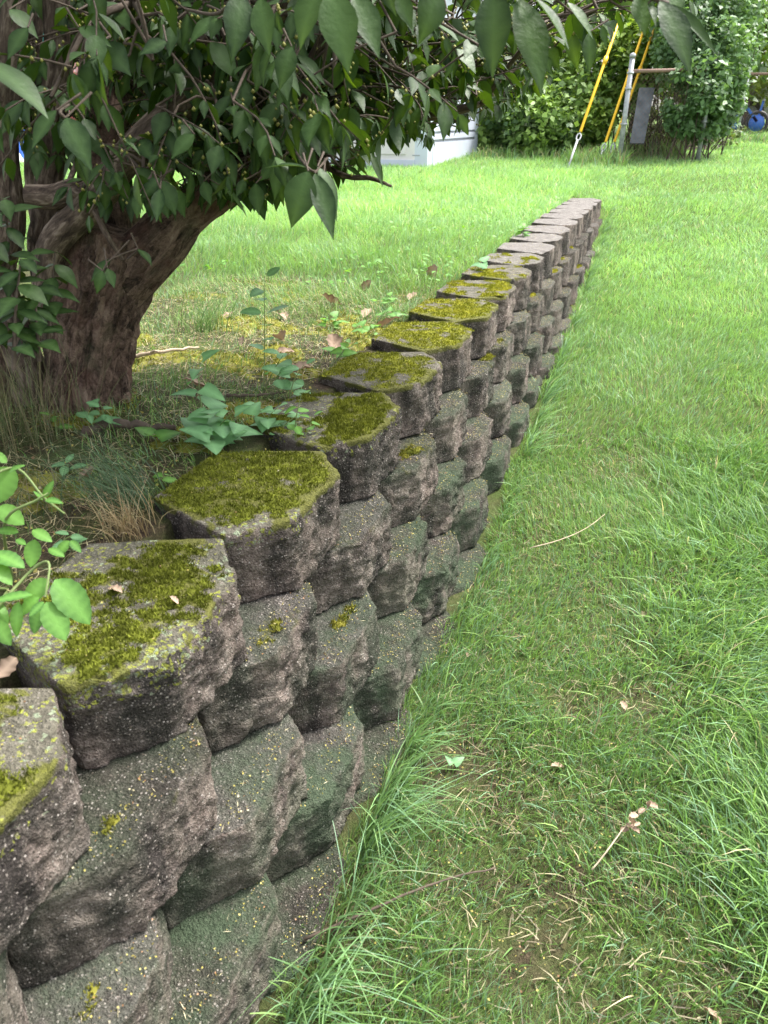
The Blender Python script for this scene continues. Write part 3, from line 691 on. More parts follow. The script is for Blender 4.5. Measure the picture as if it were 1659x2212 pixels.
# leafy twigs: every twig grows from a branch that reaches from the nearest limb
ALL = np.concatenate(list(limbs.values()))
twigs = MB(); LEAVES = []; BUDS = []
UPV = np.array([0, 0, 1.0])
CANOPY = [(-60, 760), (60, 700), (150, 560), (215, 470), (330, 475), (450, 445), (575, 455), (620, 420), (760, 410), (830, 335), (950, 315), (1035, 285), (1090, 245), (1180, 205), (1230, 150), (1310, 95), (1420, 60), (1700, -30)]
def canopy_floor(u): return np.interp(u, [c[0] for c in CANOPY], [c[1] for c in CANOPY])
def twig(p, d, ln, nl, ll, droop=.5, rad=.0022):
    d = nrm(d); pts = [np.array(p, float)]
    for k in range(nl):
        d = nrm(d + np.array([random.gauss(0, .12), random.gauss(0, .12), -droop * .16 + random.gauss(0, .05)]))
        pts.append(pts[-1] + d * ln / nl)
    pts = np.array(pts)
    uu, vv, zz = project(pts); bad = (uu > -250) & (uu < 1900) & ((vv > canopy_floor(uu) - 25) | (zz < .5))
    if bad.any(): pts = pts[:int(np.argmax(bad))]
    if len(pts) < 2: return
    twigs.tube(pts, np.linspace(rad, rad * .45, len(pts)), 5, False)
    side = nrm(np.cross(d, UPV) + .01)
    for k in range(1, len(pts)):
        fl = 1 if k % 2 else 0
        sd = side if fl else np.cross(nrm(d), side)
        for s in ((-1, 1) if k < len(pts) - 1 else (-1, 1, 0)):
            t = nrm(pts[k] - pts[k - 1]); ax = nrm(t * .75 + sd * s * random.uniform(.5, 1.0) + np.array([random.gauss(0, .2), random.gauss(0, .2), -random.uniform(.25, 1.1)]))
            u = nrm(UPV * .9 + np.array([random.gauss(0, .45), random.gauss(0, .45), 0]) + .3 * t)
            LEAVES.append((pts[k] + ax * .004, ax, u, ll * random.uniform(.5, 1.25), random.uniform(.75, 1.2)))
        if random.random() < .5:
            for _ in range(random.randint(2, 5)): BUDS.append(pts[k] + np.array([random.gauss(0, .012), random.gauss(0, .012), random.gauss(-.004, .01)]))
def bough(target, spread, nt, ll=.062, ln=.22, droop=.6, rad=.007):
    target = np.asarray(target, float)
    i = np.argmin(np.linalg.norm(ALL - target, axis=1)); a = ALL[i]; L = np.linalg.norm(target - a)
    mid = (a + target) / 2 + np.array([0, 0, .12 * L])
    P = resample([a, mid, target], 9); twigs.tube(P, np.linspace(rad, .003, 9), 6, False)
    gd = nrm(target - a + 1e-3)
    for k in range(nt):
        q = P[random.randint(4, 8)] + np.array([random.gauss(0, 1), random.gauss(0, 1), random.gauss(0, .6)]) * spread
        b = P[random.randint(4, 8)]
        uu, vv, zz = project(q[None])
        if zz[0] < .5 or (-250 < uu[0] < 1900 and vv[0] > canopy_floor(uu[0]) - 25): continue
        twigs.tube(np.array([b, (b + q) / 2 + [0, 0, .01], q]), [.003, .0025, .0022], 5, False)
        dd = gd * .6 + np.array([random.gauss(0, .7), random.gauss(0, .7), random.gauss(0, .35)])
        twig(q, dd, ln * random.uniform(.6, 1.2), random.randint(3, 5), ll, droop)
B = lambda u, v, d, sp, nt, ll=.054, ln=.2: bough(ond(u, v, d), sp, int(nt * 2.2), ll, ln)
for u, v, d, sp, nt in [(20, 70, 1.8, .1, 6), (50, 220, 1.8, .08, 4), (180, 150, 1.85, .10, 6), (190, 30, 1.85, .1, 6), (300, 60, 1.6, .14, 11), (290, 180, 1.85, .12, 8), (190, 270, 1.8, .08, 4),
                        (390, 90, 1.85, .13, 10), (430, 250, 1.8, .11, 9), (370, 330, 1.7, .06, 5), (310, 370, 1.4, .05, 4), (480, 330, 1.6, .08, 9), (520, 380, 1.6, .05, 4), (540, 220, 1.7, .12, 12), (520, 80, 1.7, .14, 12),
                        (640, 90, 1.7, .14, 12), (650, 200, 1.7, .12, 12), (620, 300, 1.65, .09, 9), (690, 330, 1.6, .05, 5), (740, 250, 1.8, .1, 10), (740, 120, 1.7, .14, 11), (830, 60, 1.7, .15, 12), (830, 170, 1.9, .12, 10),
                        (815, 260, 1.9, .05, 4), (900, 110, 2.0, .12, 6), (900, 225, 2.1, .06, 3), (965, 250, 2.1, .04, 2), (960, 60, 1.8, .15, 10), (1015, 215, 2.15, .04, 2), (1010, 90, 2.1, .10, 4), (1080, 70, 2.0, .14, 9), (1095, 170, 2.2, .05, 3),
                        (1160, 100, 2.0, .10, 6), (1240, 40, 1.8, .1, 6), (1230, 110, 2.0, .05, 3), (1290, 20, 1.5, .07, 4), (1370, 0, 1.3, .05, 3), (600, 0, 1.4, .12, 8), (760, -20, 1.3, .12, 7), (430, 0, 1.4, .1, 7), (270, 0, 1.4, .07, 3), (560, 120, 1.3, .07, 5), (330, 130, 1.25, .07, 4), (470, 230, 1.35, .05, 3), (110, 210, 1.2, .05, 3), (720, 190, 1.25, .06, 4)]:
    B(u, v, d, sp, nt)
n_low = len(LEAVES)
# crown above the frame: it shades the trunk, the near blocks and the lawn edge
for k in range(110):
    x = random.uniform(-2.8, -.05); y = random.uniform(-.6, 2.3)
    e = ((x + 1.65) / 1.15) ** 2 + ((y - 1.3) / 1.25) ** 2
    if e > 1.05: continue
    bough((x, y, random.uniform(1.0, 1.25) + .95 * math.sqrt(max(0, 1 - e)) * random.random()), .16, 9, .075, .24, rad=.006)
# keep the lower skirt of the crown where it hangs in the photograph: prune leaves that hang lower
def hangs_ok(p, a, ln):
    u, v, z = project(np.array([p + a * ln, p])); 
    if z.min() < .5: return False
    inside = (u[0] > -250) & (u[0] < 1900)
    return (not inside) or (v.max() < canopy_floor(u[0]) + 8)
LEAVES = [l for l in LEAVES if hangs_ok(l[0], l[1], l[3])]

# sprays that hang closest to the path, leaf by leaf: base, tip (frame positions), depth, width factor, tilt
SPRAY = [(715, -25, 752, 142, .78, 1.0), (692, -35, 632, 78, .80, 1.05), (765, -15, 822, 118, .82, .95), (522, -15, 508, 102, .95, .95), (562, -5, 574, 108, .95, .9), (-45, 125, 110, 202, .85, .95),
         (122, 238, 62, 316, .95, 1.1), (142, 254, 188, 342, .95, 1.0), (662, 362, 570, 346, 1.05, 1.2), (666, 370, 626, 482, 1.03, 1.1), (680, 374, 722, 512, 1.04, .75), (686, 360, 745, 452, 1.07, .7),
         (1068, -25, 1062, 152, .88, .9), (1118, -5, 1190, 168, .86, .75), (1150, -8, 1240, 97, .84, .95), (945, -25, 920, 78, .82, 1.2), (1384, -15, 1394, 64, .9, 1.0), (1424, 2, 1512, 130, .85, .75), (1440, 8, 1562, 112, .86, .42), (1400, 8, 1425, 40, .88, .6),
         (1225, 5, 1290, 70, 1.1, .7), (1272, 70, 1276, 148, 1.25, .7), (1300, 55, 1310, 100, 1.3, .8), (470, 40, 400, 70, 1.1, 1.1), (360, 90, 300, 110, 1.15, 1.1), (630, 100, 600, 180, 1.05, 1.0), (860, -15, 890, 60, .95, 1.0), (590, 95, 545, 165, 1.1, 1.0),
         (345, 385, 300, 428, 1.25, 1.1), (352, 390, 378, 458, 1.25, 1.0), (346, 408, 336, 476, 1.22, .9), (300, 418, 290, 466, 1.25, 1.0), (440, 392, 452, 438, 1.3, 1.1), (552, 396, 556, 458, 1.3, 1.0), (530, 388, 510, 424, 1.3, 1.0), (505, 380, 480, 412, 1.32, 1.0), (268, 372, 230, 400, 1.3, 1.1), (600, 345, 560, 385, 1.3, 1.1),
         (240, 560, 192, 606, 1.32, .9), (222, 585, 208, 632, 1.30, 1.05), (232, 580, 247, 618, 1.31, 1.05), (298, 538, 332, 562, 1.33, 1.0), (170, 60, 240, 95, 1.15, 1.1), (20, 20, 80, 60, 1.1, 1.1), (60, 60, 10, 120, 1.1, 1.0), (420, 290, 365, 330, 1.2, 1.0), (800, 330, 830, 400, 1.5, .6), (700, 375, 700, 470, 1.10, .6)]
spray_l = []
for u0, v0, u1, v1, dp, wf in SPRAY:
    a0 = ond(u0, v0, dp); a1 = ond(u1, v1, dp - .015 * random.random()); ax = a1 - a0; ln = np.linalg.norm(ax)
    toc = nrm(_o - a0); u = nrm(toc * .55 + UPV * .75 + np.array([random.gauss(0, .25), random.gauss(0, .25), 0]))
    spray_l.append((a0, ax / ln, u, ln, wf * .98))
    tp = a0 + np.array([random.uniform(-.03, .03), random.uniform(0, .05), random.uniform(.01, .03)])
    twigs.tube(np.array([a0, (a0 + tp) / 2, tp]), [.0012, .0014, .002], 5, False)
for pts, rd in (([(640, -60, .82), (700, -30, .78), (765, -18, .82), (860, -20, .95)], .0028), ([(560, -30, .98), (520, -20, .95), (470, 30, 1.08), (400, 20, 1.2)], .0025), ([(1000, -60, .9), (1068, -28, .88), (1150, -10, .85), (1240, -20, .9)], .003),
                ([(1300, -25, .9), (1384, -15, .9), (1424, 2, .86), (1442, 8, .86)], .0028), ([(640, 330, 1.3), (655, 350, 1.12), (672, 368, 1.05), (690, 372, 1.08)], .002), ([(150, 225, 1.1), (130, 240, .96), (142, 256, .95)], .002), ([(275, 560, 1.37), (298, 538, 1.33), (240, 560, 1.32), (222, 585, 1.31)], .0015), ([(346, 340, 1.4), (348, 385, 1.26), (346, 408, 1.22)], .0015), ([(-80, 90, .9), (-45, 125, .85)], .003)):
    twigs.tube(resample([ond(*p) for p in pts], 12), rd, 6, False)
# suckers at the left of the trunk
def sucker(pts, nl, ll):
    P = resample(pts, nl + 2); twigs.tube(P, np.linspace(.004, .0015, len(P)), 6, False)
    for k in range(2, len(P)):
        for s in (-1, 1):
            an = k * 1.35 + (0 if s < 0 else math.pi); ax = nrm([math.cos(an), math.sin(an) * .8, random.uniform(-.7, .25)])
            spray_l.append((P[k], ax, UPV + .3 * nrm(_o - P[k]), ll * random.uniform(.7, 1.15), random.uniform(.95, 1.2)))
for (u0, v0), (u1, v1), dp, nl in (((55, 770), (10, 430), 1.33, 10), ((100, 760), (120, 545), 1.38, 7), ((30, 800), (45, 560), 1.30, 8), ((-10, 760), (-30, 450), 1.3, 8), ((85, 780), (75, 620), 1.35, 6)):
    a = ond(u0, v0, dp); b = ond(u1, v1, dp); sucker([a, (a + b) / 2 + [random.uniform(-.02, .02), random.uniform(-.02, .02), 0], b], nl, .058)

# 300 largest leaves in view stand singly, the rest of the crown is one mass
MESH_LEAF = [leaf_mesh('leaf', t, MAT['tree_leaf']) for t in LEAF_HI]
P0 = np.array([l[0] + l[1] * l[3] * .5 for l in LEAVES]); u, v, z = project(P0)
vis = (z > .4) & (u > -40) & (u < 1700) & (v > -40) & (v < 2300)
score = np.where(vis, np.array([l[3] for l in LEAVES]) / z, 0); order = np.argsort(-score)
nbig = max(0, 298 - len(spray_l)); big = set(order[:nbig].tolist())
leaf_objects(spray_l + [LEAVES[i] for i in order[:nbig]], MESH_LEAF, tree, TB)
leaf_cloud('foliage', [l for i, l in enumerate(LEAVES) if i not in big], LEAF_LO, MAT['tree_leaf'], tree, TB)
o = twigs.build('twigs', MAT['twig'], tree, True); o.data.transform(Matrix.Translation(Vector(-TB))); o['kind'] = 'stuff'
ov = np.array([[1, 0, 0], [-1, 0, 0], [0, 1, 0], [0, -1, 0], [0, 0, 1], [0, 0, -1]], float); of = np.array([[0, 2, 4], [2, 1, 4], [1, 3, 4], [3, 0, 4], [2, 0, 5], [1, 2, 5], [3, 1, 5], [0, 3, 5]])
b = MB()
for p in BUDS:
    uu, vv, zz = project(p[None])
    if zz[0] > .5 and vv[0] < canopy_floor(uu[0]) and vv[0] > -200: b.add(ov * random.uniform(.0025, .0045) + p - TB, T=of)
o = b.build('flower_clusters', MAT['flower'], tree, True); o['kind'] = 'stuff'
print('leaves', len(LEAVES), len(spray_l), len(BUDS))

# ------------------------------------------------------------------ beyond the wall: shed, fence, guy wires, hedge, play tower
def zg(x, y): return float(zground(np.array([x]), np.array([y]))[0])
MAT['vinyl'] = simple('skylit_vinyl', (.56, .60, .70), .45, .06, 6, .4, 0, .05)  # bluish sky light of the shaded shed faces is put into this colour
MAT['vinyl_warm_lit'] = simple('warm_lit_vinyl', (.70, .665, .66), .5, .05, 6, .4, 0, .05)  # same vinyl for the front, warm light painted into the colour
MAT['groove'] = simple('groove_shadow_grey', (.36, .37, .41), .6, .05, 10)  # painted shade for the panel grooves; the roof shares this grey
MAT['yellow'] = simple('yellow_plastic', (.85, .50, .02), .45, .08, 8, .4, 0, .05)
MAT['galv'] = simple('galvanised_steel', (.36, .37, .39), .6, .3, 30, .4, .4, .2)
MAT['rust'] = simple('rusty_pipe', (.24, .155, .12), .75, .3, 40)
MAT['board'] = simple('grey_board', (.14, .15, .17), .85, .4, 9, .2)
MAT['redwood'] = simple('red_stained_timber', (.48, .15, .14), .65, .18, 18)
MAT['pinkwood'] = simple('faded_red_timber', (.62, .30, .30), .65, .12, 18)
MAT['teal'] = simple('teal_plastic', (.02, .42, .42), .4, .06, 5)
MAT['blue'] = simple('blue_plastic', (.03, .12, .48), .4, .1, 8)
MAT['timber'] = simple('brown_timber', (.17, .10, .065), .8, .25, 20)
MAT['pole'] = simple('utility_pole_wood', (.10, .075, .055), .85, .3, 25)
MAT['white_paint'] = simple('white_paint', (.78, .78, .78), .35, .04, 5)
MAT['dark'] = simple('dark_rubber', (.03, .03, .032), .6, .1, 10)
MAT['glass'] = simple('tinted_glass', (.05, .06, .07), .12, .1, 3, .6)

def shed():
    c0 = np.array([-2.93, 10.25]); e1 = np.array([-2.80, 12.55])                 # near corner and far end of the side wall
    a = nrm(e1 - c0); L = np.linalg.norm(e1 - c0); b = np.array([-a[1], a[0]])   # b runs to the left along the front
    if b[0] > 0: b = -b
    W, H = 2.1, 2.0; z0 = zg(*c0) - .02
    root = empty('garden_shed', (c0[0], c0[1], z0), 'pale grey vinyl garden shed with ribbed panels and corner columns', 'shed'); O = np.array([c0[0], c0[1], z0])
    Rm = np.array([[b[0], a[0], 0], [b[1], a[1], 0], [0, 0, 1]])                 # local x = along front, y = along side
    def part(nm, mat, boxes, parent=root):
        m = MB()
        for c, d in boxes: m.box(Rm @ np.array(c, float), d, Rm)
        return m.build(nm, MAT[mat], parent)
    part('side_wall', 'groove', [((.03, L / 2, H / 2), (.04, L - .1, H))])  # darker grey backing paints the shade in the gaps between panels
    part('front_wall', 'vinyl_warm_lit', [((W / 2, .03, H / 2), (W - .1, .04, H))])
    part('rear_wall', 'vinyl', [((W / 2, L - .03, H / 2), (W - .1, .04, H))])
    part('far_side_wall', 'vinyl', [((W - .03, L / 2, H / 2), (.04, L - .1, H))])
    part('corner_column', 'vinyl', [((.10, .02, H / 2), (.24, .08, H)), ((.02, .09, H / 2), (.08, .18, H))])
    for x, y in ((.04, L - .04), (W - .06, .04), (W - .04, L - .04)): part('corner_column', 'vinyl', [((x, y, H / 2), (.1, .1, H))])
    # ribs on the corner column and raised panels on the side, with the shade of their grooves painted grey
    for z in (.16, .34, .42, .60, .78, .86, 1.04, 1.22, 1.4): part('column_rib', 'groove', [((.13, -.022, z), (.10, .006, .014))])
    rows = [(.02, .30), (.335, .40), (.43, .62), (.655, .72), (.75, .94), (.975, 1.04), (1.07, 1.26), (1.295, 1.36), (1.39, 1.58), (1.62, 1.9)]
    for z1, z2 in rows: part('siding_panel', 'vinyl', [((.002, .2 + (L - .3) / 2, (z1 + z2) / 2), (.03, L - .36, z2 - z1))])
    for k in range(2): 
        d = part('door', 'vinyl_warm_lit', [((.55 + k * .82, -.005, .98), (.80, .035, 1.75))])
        for z in (.42, 1.1): part('door_panel', 'vinyl_warm_lit', [((.55 + k * .82, -.028, z), (.56, .02, .5))], d)
    part('base_skirt', 'vinyl', [((W / 2, -.012, .06), (W - .3, .05, .09))])
    m = MB(); r = [(-.12, -.12, H), (W + .12, -.12, H), (W + .12, L + .12, H), (-.12, L + .12, H), (W / 2, -.12, H + .55), (W / 2, L + .12, H + .55)]
    m.add((Rm @ np.array(r).T).T, [[0, 3, 5, 4], [1, 4, 5, 2], [0, 1, 2, 3]], [[0, 4, 1], [3, 2, 5]]); m.build('roof', MAT['groove'], root)
shed()

def guy(base, top, rod, label):
    b = np.array([base[0], base[1], zg(*base) - .05]); t = np.array(top, float); ax = nrm(t - b)
    root = empty('guy_wire', b, label, 'guy wire', 'guy wires by the fence post')
    m = MB(); m.tube([b * 0, ax * rod], .014, 8); m.build('anchor_rod', MAT['galv'], root, True)
    m = MB(); an = np.linspace(0, 2 * math.pi, 15); sx = nrm(np.cross(ax, [0, 1, 0]))
    m.tube([ax * (rod + .055) + sx * math.cos(t_) * .026 + ax * math.sin(t_) * .05 for t_ in an], .009, 6, False); m.build('eye', MAT['galv'], root, True)
    m = MB(); L = np.linalg.norm(t - b); m.tube([ax * (rod + .10), ax * L], .006, 6); m.build('wire', MAT['galv'], root, True)
    m = MB(); m.tube([ax * (rod + .13), ax * (rod + .135), ax * (rod + 1.3), ax * (rod + 2.45)], [.014, .018, .018, .018], 12); g = m.build('guard_tube', MAT['yellow'], root, True)
    m = MB(); m.tube([ax * (rod + 1.15), ax * (rod + 1.25)], .029, 12); m.build('clip', MAT['yellow'], g, True)
g1 = np.array([-1.20, 10.6]); g2 = np.array([-.90, 11.5])
guy(g1, ony(1402, -140, 12.9), .46, 'yellow guarded guy wire whose long anchor rod stands clear of the fence')
guy(g2, ony(1440, -80, 13.3), .22, 'yellow guarded guy wire crossing right behind the fence post')
guy(g2 + [.10, .25], ony(1470, -100, 13.5), .2, 'short-footed yellow guy wire mostly hidden by vines behind the fence post')
m = MB(); pb = np.array([.15, 14.6]); pr = zg(*pb); m.tube([(pb[0], pb[1], pr - .2), (pb[0], pb[1], pr + 4), (pb[0] + .02, pb[1], pr + 8)], [.15, .14, .12], 16)
root = empty('utility_pole', (pb[0], pb[1], pr), 'dark wooden utility pole wrapped in vines behind the fence', 'pole'); o = m.build('shaft', MAT['pole'], root, True); o.data.transform(Matrix.Translation((-pb[0], -pb[1], -pr)))
m = MB(); m.box((0, 0, 7.3), (1.8, .1, .12)); m.build('crossarm', MAT['pole'], root)

def fence():
    c1 = ony(1515, 300, 11.8); c2 = ony(1592, 290, 17.0); c3 = ony(1800, 290, 17.6); c4 = ony(2100, 290, 18.2)
    p = [np.array([-.62, 11.35]), c1[:2], c2[:2], c3[:2], c4[:2]]
    z = [zg(*q) for q in p]
    root = empty('chain_link_fence', (p[0][0], p[0][1], z[0]), 'rusty chain-link fence half swallowed by vines at the lawn edge', 'fence'); O = np.array([p[0][0], p[0][1], z[0]])
    for k, (q, zz) in enumerate(zip(p, z)):
        m = MB(); m.tube([(q[0], q[1], zz - .1), (q[0], q[1], zz + 1.2)], .028 if k else .031, 12)
        m.tube([(q[0], q[1], zz + 1.2), (q[0], q[1], zz + 1.235), (q[0], q[1], zz + 1.25)], [.04, .036, .01], 12)
        po = m.build('post', MAT['galv'], root, True); po.data.transform(Matrix.Translation(Vector(-O)))
        for h in (.45, .85, 1.02):
            m = MB(); m.tube([(q[0], q[1], zz + h), (q[0], q[1], zz + h + .025)], .044, 12); bo = m.build('band', MAT['galv'], po, True); bo.data.transform(Matrix.Translation(Vector(-O)))
    for k in (0, 2, 3):
        m = MB(); a = np.array([*p[k], z[k] + 1.05]); b = np.array([*p[k + 1], z[k + 1] + 1.05]); m.tube([a, b], .022, 8); o = m.build('top_rail', MAT['rust'], root, True); o.data.transform(Matrix.Translation(Vector(-O)))
        L = np.linalg.norm(b[:2] - a[:2]); nx = int(L / .06); V, Q = [], []
        mm = MB(); d = (b - a) / L
        for s in (0, 1):
            for i in range(nx):
                pts = []
                for j in range(18):
                    t = (i + (j + s) % 2) * .06; pts.append(a + d * t + [0, 0, -j * .06])
                mm.tube(pts, .0012, 3, False)
        o = mm.build('chain_link', MAT['rust'], root); o.data.transform(Matrix.Translation(Vector(-O))); o['kind'] = 'stuff'
fence()
# grey board leaning behind the fence
def slab(name, mat, corners, th, label, cat):
    Cn = np.array(corners, float); n = nrm(np.cross(Cn[1] - Cn[0], Cn[3] - Cn[0])) * th; o0 = Cn[0].copy()
    V = np.vstack([Cn, Cn + n]) - o0
    me = meshnp(name, V, [[0, 1, 2, 3], [7, 6, 5, 4], [0, 4, 5, 1], [1, 5, 6, 2], [2, 6, 7, 3], [3, 7, 4, 0]], smooth=False)
    return tag(link(name, me, MAT[mat], None, o0), label, cat)
slab('leaning_board', 'board', [ony(1360, 312, 11.75), ony(1390, 312, 11.8), ony(1413, 192, 12.2), ony(1380, 192, 12.15)], .03, 'weathered grey board leaning behind the chain-link fence', 'board')

def play_set():
    y = 11.8; P = lambda u, v, dy=0: ony(u, v, y + dy)
    b0 = P(300, 338); z0 = zg(b0[0], b0[1]); O = np.array([b0[0], b0[1], z0])
    root = empty('play_set', O, 'red stained wooden climbing frame with teal slide behind the shrub', 'play set')
    def part(nm, mat, fn, par=root):
        m = MB(); fn(m); o = m.build(nm, MAT[mat], par); o.data.transform(Matrix.Translation(Vector(-O))); return o
    x0, x1 = P(170, 300)[0], P(430, 300)[0]; ya, yb = y, y + 1.4
    for x in (x0, (x0 + x1) / 2, x1):
        for yy in (ya, yb): part('post', 'redwood', lambda m: m.box((x, yy, z0 + 1.5), (.11, .11, 3.0)))
    part('platform', 'redwood', lambda m: m.box(((x0 + x1) / 2, (ya + yb) / 2, z0 + 1.15), (x1 - x0 + .1, 1.5, .08)))
    for k in range(16): 
        x = x0 + .1 + k * (x1 - x0 - .2) / 15; part('slat', 'pinkwood', lambda m: m.box((x, ya - .03, z0 + 1.6), (.11, .025, .8)))
    for k in range(9):
        t = k / 8; part('roof_board', 'pinkwood', lambda m: m.box(((x0 + x1) / 2, ya - .1 + t * .8, z0 + 2.45 + t * .6), (x1 - x0 + .3, .14, .03)))
    for k in range(5): part('rung', 'pinkwood', lambda m: m.bar((x0 - .5 + .5 * k / 5, ya - .3 + .28 * k / 5, z0 + .2 + k * .2), (x0 + .3 + .5 * k / 5, ya - .3 + .28 * k / 5, z0 + .2 + k * .2), .09, .03))
    for u0, v0, u1, v1 in ((420, 345, 455, 235), (455, 345, 395, 255), (470, 340, 440, 240)): part('brace', 'pinkwood', lambda m: m.bar(P(u0, v0, -.3), P(u1, v1, -.2), .16, .05))
    # slide
    a = P(470, 190, -.2); e = P(590, 335, -.9)
    def sl(m):
        pts = resample([a, a * .7 + e * .3 + [0, 0, -.05], a * .3 + e * .7 + [0, 0, -.1], e], 12)
        for dx, h in ((-.25, .12), (.25, .12)):
            for i in range(11): m.bar(pts[i] + [0, dx, h / 2], pts[i + 1] + [0, dx, h / 2], .04, h)
        for i in range(11): m.bar(pts[i], pts[i + 1], .5, .03)
    part('slide', 'teal', sl)
    for u in (15, 65):
        t = P(u, -60); b = P(u - 20, 340)
        part('swing_beam_leg', 'redwood', lambda m: m.bar(b, t, .12, .12))
    part('fence_panel', 'redwood', lambda m: [m.bar(P(u, 345), P(u + 14, 228), .17, .04) for u in (26, 44)])
    part('climbing_wall', 'teal', lambda m: m.box(P(75, 110, .4), (.5, .06, .6)))
    part('canopy_panel', 'pinkwood', lambda m: [m.box(P(u, v, .3), (.55, .05, .38)) for u, v in ((230, 40), (285, 30), (330, 60))])
play_set()
m = MB(); a = ony(200, 330, 10.6); b = ony(560, 333, 10.9); za = zg(a[0], a[1]) + .06; m.bar((a[0], a[1], za), (b[0], b[1], za), .14, .14)
tag(m.build('landscape_timber', MAT['timber']), 'long brown landscape timber edging the play area', 'timber')
def barrel():
    c = ony(2, 322, 10.4); c[2] = zg(c[0], c[1]); root = empty('toy_canopy', c, 'pale and blue toy canopy half seen at the play area edge', 'toy')
    m = MB(); m.add([(-.5, 0, 0), (.35, 0, 0), (-.1, .5, .75), (-.1, -.2, .75), (-.5, .7, 0), (.35, .7, 0)], [[0, 1, 3, 2], [4, 2, 3, 5]], [[0, 2, 4], [1, 5, 3]]); m.build('cover', MAT['blue'], root)
    m = MB(); m.bar((.4, -.05, 0), (-.08, -.05, .78), .1, .04); m.build('edge_pole', MAT['white_paint'], root)
barrel()

# foliage masses: many leaf-sized faces through a lumpy volume, with stems
def far_leaves(pts, size, cols, droop=.4):
    N = len(pts); az = R.uniform(0, 2 * math.pi, N); el = R.normal(-droop, .5, N)
    a = np.c_[np.cos(az) * np.cos(el), np.sin(az) * np.cos(el), np.sin(el)]
    u = np.c_[R.normal(0, .5, N), R.normal(0, .5, N) - .35, np.ones(N)]; u -= a * (u * a).sum(1)[:, None]; u /= np.linalg.norm(u, axis=1)[:, None]
    s = np.cross(a, u); ln = size * R.uniform(.6, 1.3, (N, 1)); w = ln * .36
    V = np.stack([pts, pts + a * ln * .45 + s * w + u * ln * .08, pts + a * ln - u * ln * .1, pts + a * ln * .45 - s * w + u * ln * .08], 1).reshape(-1, 3)
    Q = np.arange(4 * N).reshape(-1, 4)
    return V, Q, np.repeat(cols, 4, 0)
def foliage(name, label, cat, lumps, n, size, c1, c2, trunk=None, group=None, seed=0, stems=14, gap=.42):
    """lumps = list of (centre, radii); leaves fill shells of the lumps, thinned by noise so gaps stay"""
    base = np.array(lumps[0][0], float); base[2] = zg(base[0], base[1])
    root = empty(name, base, label, cat, group)
    vol = np.array([np.prod(r) ** (2 / 3) for _, r in lumps]); pick = R.choice(len(lumps), n, p=vol / vol.sum())
    d = R.normal(0, 1, (n, 3)); d /= np.linalg.norm(d, axis=1)[:, None]; rad = R.uniform(.35, 1.05, (n, 1)) ** .6
    Cn = np.array([l[0] for l in lumps], float)[pick]; Rr = np.array([l[1] for l in lumps], float)[pick]
    P = Cn + d * rad * Rr; k = fbm(P * 3.2, 3, 100 + seed)
    ok = (k > gap) & (P[:, 2] > zground(P[:, 0], P[:, 1]) + .02); P, k = P[ok], k[ok]
    t = np.clip(fbm(P * 1.6, 3, 140 + seed) * 1.8 - .4 + R.normal(0, .22, len(P)), 0, 1)[:, None]
    col = (np.array(c1) + (np.array(c2) - np.array(c1)) * t) * R.uniform(.8, 1.2, (len(P), 1))
    V, Q, cc = far_leaves(P, size, col)
    o = link('crown', meshnp('crown', V - base, Q, col=cc), MAT['far'], root); o['kind'] = 'stuff'
    m = MB()
    if trunk: m.tube(resample([base * 0 + [0, 0, -.1], [0, 0, trunk[1] * .5], [.1, 0, trunk[1]]], 8), np.linspace(trunk[0], trunk[0] * .5, 8), 10, False)
    for k2 in range(stems):
        c, r = lumps[random.randrange(len(lumps))]; c = np.array(c) - base; e = c + np.array([random.uniform(-.7, .7) * r[0], random.uniform(-.7, .7) * r[1], random.uniform(-.2, .8) * r[2]])
        s = np.array([random.gauss(0, .12), random.gauss(0, .12), 0 if not trunk else trunk[1] * random.uniform(.5, 1)]) + (0 if trunk else 1) * np.array([e[0] * .7, e[1] * .7, 0])
        m.tube(resample([s, (s + e) / 2 + [random.gauss(0, .08), random.gauss(0, .08), .05], e], 6), np.linspace(.02 if trunk else .009, .004, 6), 5, False)
    m.build('trunk' if trunk else 'stems', MAT['twig'], root, True)
    return root
LG1, LG2, DG1, DG2, YG1, YG2 = (.13, .23, .05), (.28, .42, .10), (.075, .14, .055), (.085, .165, .06), (.16, .24, .03), (.36, .46, .07)
Y = ony
foliage('hedge_bush', 'leafy mid-green bush between the shed and the guy wires', 'bush', [(Y(1110, 250, 12.9), (.75, .5, .6)), (Y(1180, 265, 12.4), (.6, .5, .5)), (Y(1240, 235, 12.8), (.6, .5, .6)), (Y(1070, 200, 13.4), (.6, .5, .7)), (Y(1150, 160, 13.3), (.7, .5, .6))], 15000, .10, DG1, LG2, seed=1)
foliage('fence_vine', 'bright yellow-green vine climbing behind the guy wires and fence post', 'vine', [(Y(1290, 170, 13.0), (.6, .4, .7)), (Y(1350, 130, 13.2), (.6, .4, .6)), (Y(1250, 100, 13.3), (.6, .4, .7)), (Y(1300, 50, 13.5), (.8, .4, .6)), (Y(1400, 120, 13.5), (.5, .4, .5)), (Y(1250, 260, 12.6), (.5, .3, .4))], 15000, .10, LG1, (.36, .48, .10), seed=2, stems=30, gap=.43)
